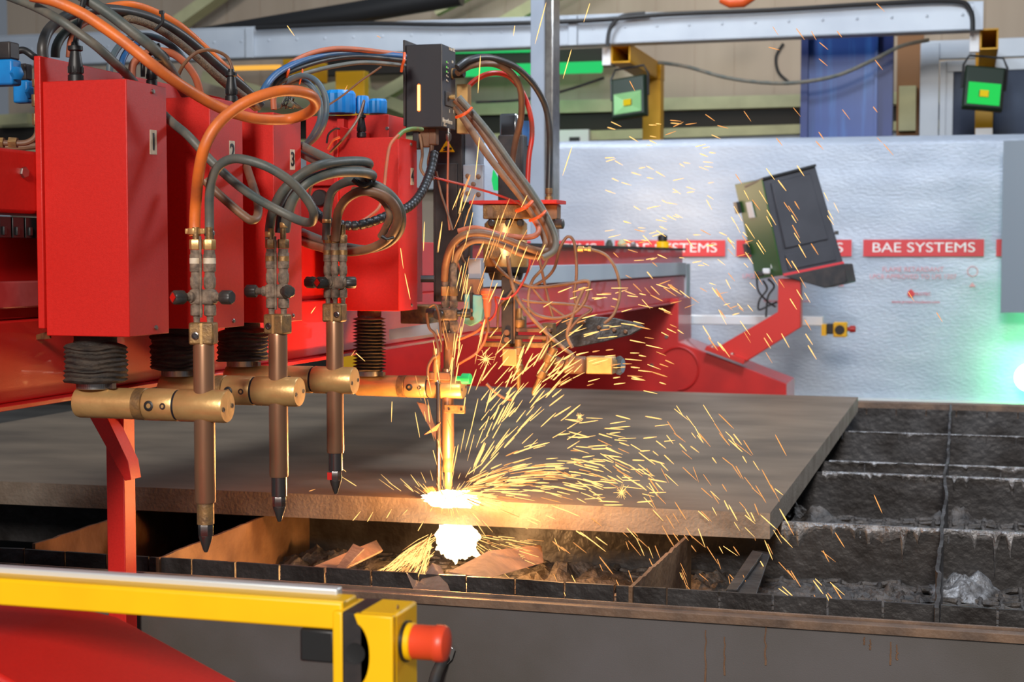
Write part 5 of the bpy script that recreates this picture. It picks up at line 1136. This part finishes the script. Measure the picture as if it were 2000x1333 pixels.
# clutter on the far beam top
for i, (x, y, s, mt_, lab) in enumerate([(1190, 468, 12, 'green_h', 'dark green lump on the far end of the beam'), (1215, 468, 16, 'girt', 'pale lump on the far end of the beam'), (1237, 472, 10, 'slag', 'grey lump on the far end of the beam')]):
    c = P(x, 484, Y=7.9); mb = MB(); mb.lathe([(S(s, 8)*.5, 0), (S(s, 8)*.62, 0.02), (S(s, 8)*.3, S(484-y, 8))], (c.x, 7.9, CZ+0.05), (0, 0, 1), 9); tag(mb.build('beam_clutter', mt_), lab, 'clutter')
yb_ = thing('warning_beacon', P(1294, 484, Y=8.1), 'small yellow beacon with black cap on the far beam end', 'beacon')
c = P(1294, 484, Y=8.1); MB().lathe([(0.034, 0), (0.034, 0.03), (0.02, 0.034)], c, (0, 0, 1), 16).build('base', 'yellow', yb_); MB().lathe([(0.018, 0.03), (0.026, 0.04), (0.026, 0.062), (0.012, 0.07)], c, (0, 0, 1), 16).build('cap', 'black', yb_)

# ================================================================== CONSOLE
f_ = [P(1490, 350, Y=8.22), P(1592, 324, Y=8.36), P(1647, 514, Y=8.36), P(1529, 538, Y=8.22)]
l_ = [P(1437, 360, Y=8.62), P(1479, 546, Y=8.62)]
fb = [l_[0], P(1572, 332, Y=8.78), P(1628, 508, Y=8.78), l_[1]]
cs = thing('operator_console', (f_[0]+f_[2])/2, 'tilted charcoal control console with green side on a red arm', 'console')
MB().add(f_+fb, [(0, 1, 2, 3), (7, 6, 5, 4), (0, 4, 5, 1), (1, 5, 6, 2), (2, 6, 7, 3)]).add([f_[0], f_[3], fb[3], fb[0]], [(0, 1, 2, 3)]).build('case', 'console', cs, bevel=0.006)
nn_ = (f_[1]-f_[0]).cross(f_[3]-f_[0]).normalized()
if nn_.y > 0: nn_ = -nn_
def fp(u, v, o=0.0): return f_[0]+(f_[1]-f_[0])*u+(f_[3]-f_[0])*v+((f_[2]-f_[1])-(f_[3]-f_[0]))*u*v+nn_*o
MB().prism([fp(0.12, 0.06, 0.0), fp(0.86, 0.06, 0.0), fp(0.86, 0.74, 0.0), fp(0.12, 0.74, 0.0)], nn_*0.012).build('door_panel', 'console', cs, bevel=0.004)
MB().prism([fp(0.10, 0.80, 0), fp(0.9, 0.80, 0), fp(0.9, 0.96, 0), fp(0.10, 0.96, 0)], nn_*0.008).build('lower_panel', 'console', cs, bevel=0.003)
MB().prism([fp(-0.02, -0.015, 0.02), fp(1.0, -0.015, 0.02), fp(1.0, 0.01, 0.02), fp(-0.02, 0.01, 0.02)], -nn_*0.3).build('top_rim', 'black', cs, bevel=0.003)
MB().prism([fp(0, 0.985, 0.004), fp(1.0, 0.985, 0.004), fp(1.0, 1.01, 0.004), fp(0, 1.01, 0.004)], nn_*0.006).build('red_trim', 'ban_red', cs)
sk = [P(1529, 540, Y=8.20), P(1648, 515, Y=8.34), P(1655, 552, Y=8.34), P(1610, 563, Y=8.28)]
MB().prism(sk, (0.03, 0.25, 0)).build('skirt', 'black_m', cs, bevel=0.004)
# green side
ls = [f_[0], f_[3], l_[1], l_[0]]; ln = (ls[1]-ls[0]).cross(ls[3]-ls[0]).normalized()
if ln.x > 0: ln = -ln
MB().prism([p+ln*0.001 for p in ls], ln*0.006).build('green_side', 'olive_box', cs, bevel=0.002)
def lp(u, v, o=0.01): return l_[0]+(f_[0]-l_[0])*u+(l_[1]-l_[0])*v+ln*o
MB().prism([lp(0.3, 0.2), lp(0.5, 0.2), lp(0.5, 0.36), lp(0.3, 0.36)], ln*0.004).build('white_sticker', 'white', cs)
for v0 in (0.18, 0.62): MB().prism([lp(-0.06, v0), lp(0.06, v0), lp(0.06, v0+0.12), lp(-0.06, v0+0.12)], ln*0.02).build('hinge', 'black', cs)
MB().obox(P(1634, 455, Y=8.38), 0.02, 0.03, 0.02).build('latch', 'black', cs)
for i, pts in enumerate([[(1478, 545), (1482, 570), (1500, 590), (1515, 600)], [(1490, 548), (1498, 565), (1484, 585), (1482, 605), (1500, 598), (1518, 590)], [(1500, 545), (1512, 560), (1500, 580), (1496, 620)]]):
    hose('console_lead', '', [(x, y, 8.55) for x, y in pts], 4, 'black', parent=cs)
for x, y in ((1497, 530), (1513, 520), (1485, 535)):
    MB().obox(P(x, y, Y=8.35), 0.04, 0.03, 0.03).build('plug', 'white' if x != 1485 else 'black', cs, bevel=0.006)
# far emergency stop bar
ft = thing('far_stop_bar', P(1340, 630, Y=9.0), 'white bar with small yellow emergency stop box before the foil wall', 'emergency stop bar')
a = P(1330, 618, Y=9.0); b = P(1608, 636, Y=9.0); MB().box(a.x, b.x, 8.98, 9.03, b.z-0.002, a.z+0.008).build('bar', 'alu_w', ft, bevel=0.004)
a = P(1605, 634, Y=8.96); b = P(1614, 656, Y=8.96); MB().box(a.x, b.x, 8.94, 9.06, b.z, a.z).build('collar', 'yellow', ft)
a = P(1614, 633, Y=8.96); b = P(1630, 653, Y=8.96); MB().box(a.x, b.x, 8.95, 9.05, b.z, a.z).build('grip', 'black', ft, bevel=0.004)
a = P(1628, 630, Y=8.96); b = P(1654, 659, Y=8.96); MB().box(a.x, b.x, 8.94, 9.04, b.z, a.z).build('stop_box', 'yellow', ft, bevel=0.006)
MB().lathe([(0.028, 0), (0.024, 0.004)], P(1640, 645, Y=8.94), (0, -1, 0), 20).build('round_label', 'black', ft)
c = P(1654, 643, Y=8.99); MB().lathe([(0.012, 0), (0.012, 0.015), (0.02, 0.017), (0.02, 0.045), (0.014, 0.05)], c, (1, 0, 0), 16).build('stop_button', 'estop_far', ft)
MB().box(P(1340, 630, Y=9).x-0.05, P(1340, 630, Y=9).x, 8.72, 9.03, P(1340, 640, Y=9).z, P(1340, 612, Y=9).z).build('bar_mount', 'alu_w', ft)
c = P(1360, 618, Y=9.0); 
tag(MB().box(P(1330, 590, Y=8.85).x, P(1346, 590, Y=8.85).x, 8.75, 8.88, P(1340, 660, Y=8.85).z, P(1340, 515, Y=8.85).z).build('end_plate', 'alu'), 'pale upright end plate at the far right end of the beam', 'plate')

# ================================================================== FOREGROUND EMERGENCY STOP ARM
fa = thing('emergency_stop_arm', P(600, 1200, d=1.78), 'yellow arm with large emergency stop button across the lower left corner', 'emergency stop arm')
FY = 1.62
def G(x, y, yy=FY): return P(x, y, Y=yy)
zt_a = G(665, 1152, FY+0.045).z
x_l = G(-260, 1150).x; x_r = G(672, 1200).x
zf1 = G(480, 1165).z; zf0 = G(480, 1219).z
MB().box(x_l, x_r-0.002, FY, FY+0.045, zf0, zf1).build('bar', 'yellow', fa, bevel=0.003)
MB().box(x_l, x_r-0.002, FY+0.001, FY+0.012, zf1-0.004, zf1+0.001).build('bar_lip', 'yellow', fa, bevel=0.001)
MB().box(x_l, G(671, 1150, FY+0.055).x, FY+0.035, FY+0.052, zf1-0.004, zf1+0.007).build('aluminium_strip', 'alu_w', fa, bevel=0.002)
xa_ = x_r; xb2 = G(672, 1200).x
# box at the end: yellow plate, black band, yellow body
bx0 = G(655, 1250).x; bx1 = G(675, 1250).x; bx2 = G(704, 1250).x; bx3 = G(768, 1250, FY-0.02).x
zt1_ = G(672, 1192).z; zl = G(672, 1420).z
yf, yb3 = FY-0.012, FY+0.062
MB().box(bx0-0.001, bx1, yf+0.004, yb3, zl, zt1_).build('end_plate', 'yellow', fa, bevel=0.003)
MB().box(bx1, bx3-0.024, yf, yb3, zl, zt1_+0.001).build('black_band', 'black_m', fa, bevel=0.003)
# yellow cover with a round cut : concave front
mb = MB(); cx_, cz_ = G(706, 1270).x, G(706, 1272).z; rad = S(62, 1.75)
pts = []
n = 18
ztop = zt1_+0.0015
a_s = math.asin(min(1, (ztop-0.012-cz_)/rad)); 
pts.append((G(704, 1200).x, ztop)); pts.append((bx3, ztop)); pts.append((bx3, zl)); pts.append((G(706, 1400).x, zl))
arc = [(cx_+rad*cos(t)*0.48+0.0, cz_+rad*sin(t)) for t in [(-a_s*0.98)+(2*a_s*0.98)*i/n for i in range(n+1)]]
poly = [(G(704, 1200).x, zl), ] + [(max(G(704, 1200).x, x), z) for x, z in arc] + [(G(704, 1200).x, ztop), (bx3, ztop), (bx3, zl)]
mb.prism([(x, yf-0.010, z) for x, z in poly], (0, 0.010, 0))
mb.build('front_cover', 'yellow', fa, bevel=0.002)
MB().box(G(706, 1200).x, bx3, yf, yb3, zl, ztop).build('stop_box', 'yellow', fa, bevel=0.004)
MB().lathe([(0.012, 0), (0.012, 0.001), (0.008, 0.0005)], (G(702, 1272).x, yf, cz_), (0, -1, 0), 24).build('round_boss', 'black', fa)
sq = [G(585, 1228), G(656, 1298)]
MB().box(sq[0].x, sq[1].x-0.002, FY-0.001, FY+0.040, sq[1].z, sq[0].z).build('end_cap', 'black', fa, bevel=0.003)
bc_ = V((bx3, (yf+yb3)/2-0.006, G(800, 1253, FY+0.02).z))
MB().lathe([(0.0235, 0), (0.0235, 0.004)], bc_, (1, 0, 0), 32).build('button_seal', 'black', fa)
MB().lathe([(0.0215, 0.004), (0.0215, 0.010), (0.020, 0.011)], bc_, (1, 0, 0), 32).build('button_collar', 'yellow', fa)
MB().lathe([(0.0195, 0.010), (0.0198, 0.012), (0.0198, 0.036), (0.0212, 0.038), (0.0212, 0.046), (0.019, 0.050), (0.010, 0.053), (0.001, 0.0535)], bc_, (1, 0, 0), 36).build('stop_button', 'estop', fa)
for dz in (0.045, -0.05):
    MB().lathe([(0.003, 0), (0.0025, 0.001)], (bx3, yf+0.006, bc_.z+dz), (1, 0, 0), 10).build('cover_screw', 'brass_d', fa)
# cable lug behind
lg = thing('earth_cable', P(860, 1300, Y=2.80), 'black earth cable with silver lug bolted to the table front', 'cable')
c = P(876, 1282, Y=2.835)
MB().lathe([(0.010, 0), (0.010, 0.004)], c, (0, -1, 0), 18).build('bolt', 'steel', lg)
MB().prism([P(x, y, Y=2.826) for x, y in [(868, 1268), (880, 1262), (888, 1272), (882, 1290), (868, 1304), (854, 1302), (860, 1285)]], (0, 0.004, 0)).build('lug', 'chrome', lg, bevel=0.001)
MB().tube(spline([P(864, 1292, Y=2.82), P(852, 1318, Y=2.80), P(845, 1345, Y=2.78), P(835, 1380, Y=2.76)]), 0.0115, 14).build('lead', 'black_h', lg)

# ================================================================== FIRE
def blob(name, c, rx, rz, ry, seed, label, low=False):
    mb = MB(); rs = []; n = 26; m_ = 44
    for i in range(n+1):
        t = pi*i/n; ring = []
        for j in range(m_):
            a_ = 2*pi*j/m_
            dx, dy, dz = sin(t)*cos(a_), sin(t)*sin(a_), cos(t)
            k = 1+0.30*noise.noise(V((dx*3.2, dz*3.2, seed)))+0.26*noise.noise(V((dx*11, dz*11, seed+2)))
            if low: k *= (1.0 if dz > 0 else 1.0+0.25*noise.noise(V((dx*7, seed, 1))))
            ring.append(c+V((dx*rx*k, dy*ry*k, dz*rz*k)))
        rs.append(ring)
    mb.rings(rs, cap=False)
    o = mb.build(name, 'hot', ang=180); tag(o, label, 'molten metal'); return o
cut = P(886, 974, d=3.70)
blob('molten_splash', cut+V((0, -0.01, 0.0)), 0.066, 0.020, 0.04, 3, 'white hot splash where the torch pierces the plate edge')
c2 = P(893, 1056, Y=3.60)
blob('molten_pour', c2, 0.052, 0.046, 0.03, 6, 'white hot molten metal pouring out below the plate', True)
point('cut_fire_light', cut+V((0.03, -0.035, 0.045)), 24, (1.0, 0.42, 0.12), 0.04)
point('pour_fire_light', c2+V((0.0, -0.08, -0.055)), 10, (1.0, 0.50, 0.18), 0.03)
point('spark_fan_light', P(1080, 880, d=3.55), 5, (1.0, 0.50, 0.18), 0.12)

# ================================================================== SPARKS
RS = random.Random(21)
SP = []      # px, py, angle, length, width, material, depth
cx0, cy0 = 880, 968
def add(x, y, a_, L_, w_, m_, d, grp): SP.append((x, y, a_, L_, w_, m_, d, grp))
def rad_(x, y): return math.degrees(math.atan2(y-cy0, x-cx0))
G1 = 'sparks shooting up and right from the cut'
G2 = 'sparks fanning across the steel plate'
G3 = 'sparks drifting over the tangle of pipes'
G4 = 'sparks floating before the foil wall'
G5 = 'sparks streaking up past the torches'
G6 = 'sparks falling over the table at right'
def fan(n, x0, x1, y0, y1, af, L0, L1, w0, w1, ms, grp, poly=None, d0=3.45, d1=4.1):
    c = 0; tries = 0
    while c < n and tries < n*40:
        tries += 1
        x = RS.uniform(x0, x1); y = RS.uniform(y0, y1)
        if poly and not poly(x, y): continue
        a_ = af(x, y)
        add(x, y, a_+RS.gauss(0, 3.5), RS.uniform(L0, L1), RS.uniform(w0, w1), RS.choice(ms), RS.uniform(d0, d1), grp); c += 1
# fast jets going up right
for k in range(58):
    t = RS.random(); ang_ = RS.uniform(-68, -46); r0 = RS.uniform(60, 330)
    x = cx0+25+cos(R(ang_))*r0; y = cy0-10+sin(R(ang_))*r0
    add(x, y, ang_, RS.uniform(22, 52), RS.uniform(1.8, 3.2), 'spark_a', RS.uniform(3.5, 3.9), G1)
# fan across the plate
for k in range(235):
    ang_ = RS.choice([RS.gauss(-13, 6), RS.gauss(-20, 8), RS.gauss(4, 9)]); r0 = abs(RS.gauss(0, 1))*150+40
    if r0 > 460: continue
    bend = (r0/300.0)**2*9
    x = cx0+cos(R(ang_))*r0; y = cy0-8+sin(R(ang_))*r0+bend*3
    add(x, y, ang_*0.9+bend*3.2, RS.uniform(18, 46), RS.uniform(1.6, 3.2), RS.choice(['spark_a', 'spark_a', 'spark_b']), RS.uniform(3.3, 4.0), G2)
fan(66, 1120, 1310, 815, 1000, lambda x, y: RS.choice([-4, 4, 14, 8]), 18, 42, 1.6, 2.8, ['spark_a'], G2)
fan(80, 1080, 1480, 850, 1080, lambda x, y: 18+(x-1080)*0.10+(y-850)*0.06, 14, 38, 1.4, 2.4, ['spark_a', 'spark_b'], G2, poly=lambda x, y: y < 1130 and (y-850) > (x-1200)*-0.5)
# short random crackle around the cut
for k in range(110):
    ang_ = RS.uniform(-165, 20) if RS.random() < 0.8 else RS.uniform(20, 160); r0 = abs(RS.gauss(0, 1))*48+14
    add(cx0+cos(R(ang_))*r0*1.25, cy0+4+sin(R(ang_))*r0*0.7, ang_*0.9, RS.uniform(10, 36), RS.uniform(0.8, 1.8), 'spark_a', RS.uniform(3.55, 3.75), G2)
# over the pipes
fan(86, 1060, 1330, 560, 770, lambda x, y: -38+max(0, (x-1060))*0.26-(y-640)*0.05, 13, 34, 1.5, 2.9, ['spark_a', 'spark_a', 'spark_b'], G3, poly=lambda x, y: (x-1060) > (y-620)*0.2-60)
fan(60, 940, 1130, 640, 880, lambda x, y: -52+(x-940)*0.10, 20, 46, 1.6, 2.9, ['spark_a'], G3, poly=lambda x, y: (y-640)/240 > (x-1000)/200-0.7)
# before the wall
fan(64, 1190, 1400, 240, 520, lambda x, y: RS.choice([0, 8, 20, -14, 30]), 9, 22, 1.2, 2.2, ['spark_a'], G4, d0=3.8, d1=5)
fan(56, 1200, 1480, 450, 620, lambda x, y: RS.choice([20, 35, 45, -18]), 12, 26, 1.2, 2.2, ['spark_a', 'spark_b'], G4, d0=3.6, d1=4.6)
fan(60, 1380, 1640, 330, 700, lambda x, y: 58, 18, 36, 1.2, 2.4, ['spark_a', 'spark_b'], G4, poly=lambda x, y: x < 1660-(y-330)*0.2, d0=3.4, d1=4.4)
fan(14, 1460, 1780, 60, 300, lambda x, y: 52, 12, 30, 1.2, 2.4, ['spark_b', 'spark_c'], G4, d0=3.4, d1=4.4)
for x, y, a_ in ((1320, 236, 5), (1325, 243, -25), (1350, 242, -8), (1387, 230, 35), (1412, 248, 15), (1310, 260, -20), (1512, 95, 15), (1608, 122, 40), (1609, 90, 40), (1720, 15, 45), (1235, 168, 62), (1780, 580, 58), (1835, 620, 58)):
    add(x, y, a_, 22, 1.9, 'spark_b', 3.9, G4)
# steep streaks past torches
fan(34, 855, 1000, 380, 700, lambda x, y: 98+(x-870)*0.10, 26, 64, 1.3, 2.4, ['spark_a', 'spark_b'], G5, d0=3.3, d1=3.7)
fan(26, 890, 1060, 360, 560, lambda x, y: 108+(x-930)*0.05, 30, 60, 1.3, 2.2, ['spark_a', 'spark_b'], G5, d0=3.3, d1=3.7)
fan(16, 810, 880, 640, 900, lambda x, y: 78, 20, 52, 1.2, 2.2, ['spark_a', 'spark_b'], G5, d0=3.3, d1=3.7)
fan(26, 880, 960, 640, 900, lambda x, y: 103+(x-900)*0.16, 24, 66, 1.3, 2.5, ['spark_a'], G5, d0=3.3, d1=3.7)
for x, y, a_, L_ in ((1056, 45, 105, 85), (1108, 125, 106, 60), (1004, 60, 98, 20), (936, 145, 94, 74), (932, 310, 96, 84), (1146, 25, 108, 38), (1108, 315, 108, 60), (568, 60, 55, 24), (740, 72, 30, 8), (765, 805, 92, 40), (610, 958, -18, 13), (676, 172, -65, 12), (584, 508, -55, 16), (612, 606, -55, 16), (690, 690, -55, 14), (704, 698, 42, 24), (828, 462, 92, 58), (796, 560, 78, 52), (785, 505, 82, 40), (723, 1010, -60, 22), (760, 1004, -60, 20), (822, 1028, -60, 22), (697, 1008, -50, 24)):
    add(x, y, a_, L_, 1.8, 'spark_a' if L_ > 15 else 'spark_b', 3.5, G5)
# falling at right
fan(92, 1260, 1660, 800, 1200, lambda x, y: 56+RS.choice([0, 6, -14]), 18, 44, 1.3, 2.4, ['spark_a', 'spark_b'], G6, poly=lambda x, y: abs((x-1300)-(y-900)*0.7) < 190 and x > 1260, d0=3.0, d1=3.6)
fan(22, 1050, 1480, 1050, 1160, lambda x, y: 68, 14, 34, 1.1, 1.9, ['spark_a', 'spark_b'], G6, d0=3.2, d1=3.5)
for x, y, a_, L_ in ((1590, 1240, 66, 60), (1575, 1275, 66, 24), (1600, 1215, 60, 34), (1440, 1175, 60, 50), (1488, 1178, 60, 48), (1640, 1165, 58, 48), (1715, 985, 66, 40), (1450, 1205, 62, 30), (1640, 1055, 58, 36), (1500, 940, 62, 52), (1525, 870, 62, 48)):
    add(x, y, a_, L_, 2.2, 'spark_b', 3.1, G6)
def spark_mesh(mt):
    mb = MB(); n = 6
    mb.lathe([(0.15, 0), (0.8, 0.1), (1.0, 0.45), (0.85, 0.8), (0.2, 1.0)], (0, 0, 0), (1, 0, 0), n)
    me = bpy.data.meshes.new('spark'); me.from_pydata(mb.v, [], mb.f); me.materials.append(M[mt])
    return me
SM = {k: spark_mesh(k) for k in ('spark_a', 'spark_b', 'spark_c')}
labs = {G1: 'bright spark streak shooting steeply up and right from the cut', G2: 'bright spark streak skimming low over the steel plate', G3: 'spark streak flying in front of the tangle of pipes', G4: 'spark streak floating before the foil wall', G5: 'thin near vertical spark streak beside the torches', G6: 'long falling spark streak over the table at right'}
def ends(s):
    x, y, a_, L_, w_, m_, d, grp = s
    dx, dy = cos(R(a_))*L_/2, sin(R(a_))*L_/2
    return P(x-dx, y-dy, d=d), P(x+dx, y+dy, d=d+RS.uniform(-0.01, 0.01)), w_*d/3000/2
order = sorted(range(len(SP)), key=lambda i: -SP[i][3]*SP[i][4])
indiv = set(order[:300]); rest = MB(); rest_m = []
for i, s in enumerate(SP):
    a, b, r = ends(s)
    if i in indiv:
        o = bpy.data.objects.new('spark', SM[s[5]]); col.objects.link(o)
        o.location = a; o.scale = ((b-a).length, r, r)
        o.rotation_euler = (b-a).to_track_quat('X', 'Z').to_euler()
        tag(o, labs[s[7]], 'spark', s[7])
    else:
        rest.mi = 0 if s[5] == 'spark_a' else 1; rest.tube([a, a.lerp(b, 0.4), b], [r*0.7, r, r*0.3], 5)
# dense streams below the plate
for k in range(190):
    x = RS.uniform(0, 1)
    xs_ = 846+RS.uniform(-4, 8); ys_ = 1040+RS.uniform(0, 46)
    xe_ = 726+RS.uniform(0, 105); ye_ = 1121+RS.uniform(-2, 3)+(xe_-726)*0.06
    t0 = RS.uniform(0, 0.8); t1 = min(1, t0+RS.uniform(0.12, 0.45))
    def pt(t): return P(xs_+(xe_-xs_)*t, ys_+(ye_-ys_)*t**1.35 if ye_ > ys_ else ys_, d=3.60-0.05*t)
    rest.mi = 0 if RS.random() < 0.75 else 1
    r = RS.uniform(1.0, 2.2)*3.6/6000; rest.tube([pt(t0), pt((t0+t1)/2), pt(t1)], [r*.8, r, r*.4], 5)
for k in range(60):
    ang_ = RS.uniform(8, 52); r0 = RS.uniform(30, 150); r1 = r0+RS.uniform(12, 44)
    rest.mi = 0 if RS.random() < 0.7 else 1; r = RS.uniform(0.8, 1.6)*3.6/6000
    ca, sa = cos(R(ang_)), sin(R(ang_))*0.72
    rest.tube([P(895+ca*r0, 1040+sa*r0, d=3.58), P(895+ca*r1, 1040+sa*r1, d=3.56)], [r, r*0.5], 5)
for sx_, sy_, sr_ in ((948, 702, 26), (1214, 962, 20), (1132, 815, 10)):
    for q_i in range(16):
        a_ = 2*pi*q_i/16+RS.uniform(-.15, .15); L_ = sr_*RS.uniform(0.35, 1.0); rest.mi = 0
        rest.tube([P(sx_, sy_, d=3.5), P(sx_+cos(a_)*L_, sy_+sin(a_)*L_, d=3.5)], [0.0009, 0.0003], 5)
o = rest.build('spark_spray', ['spark_a', 'spark_b'], None, smooth=False, fixn=False)
tag(o, 'dense spray of fine sparks around and below the cut', 'sparks', kind='stuff')
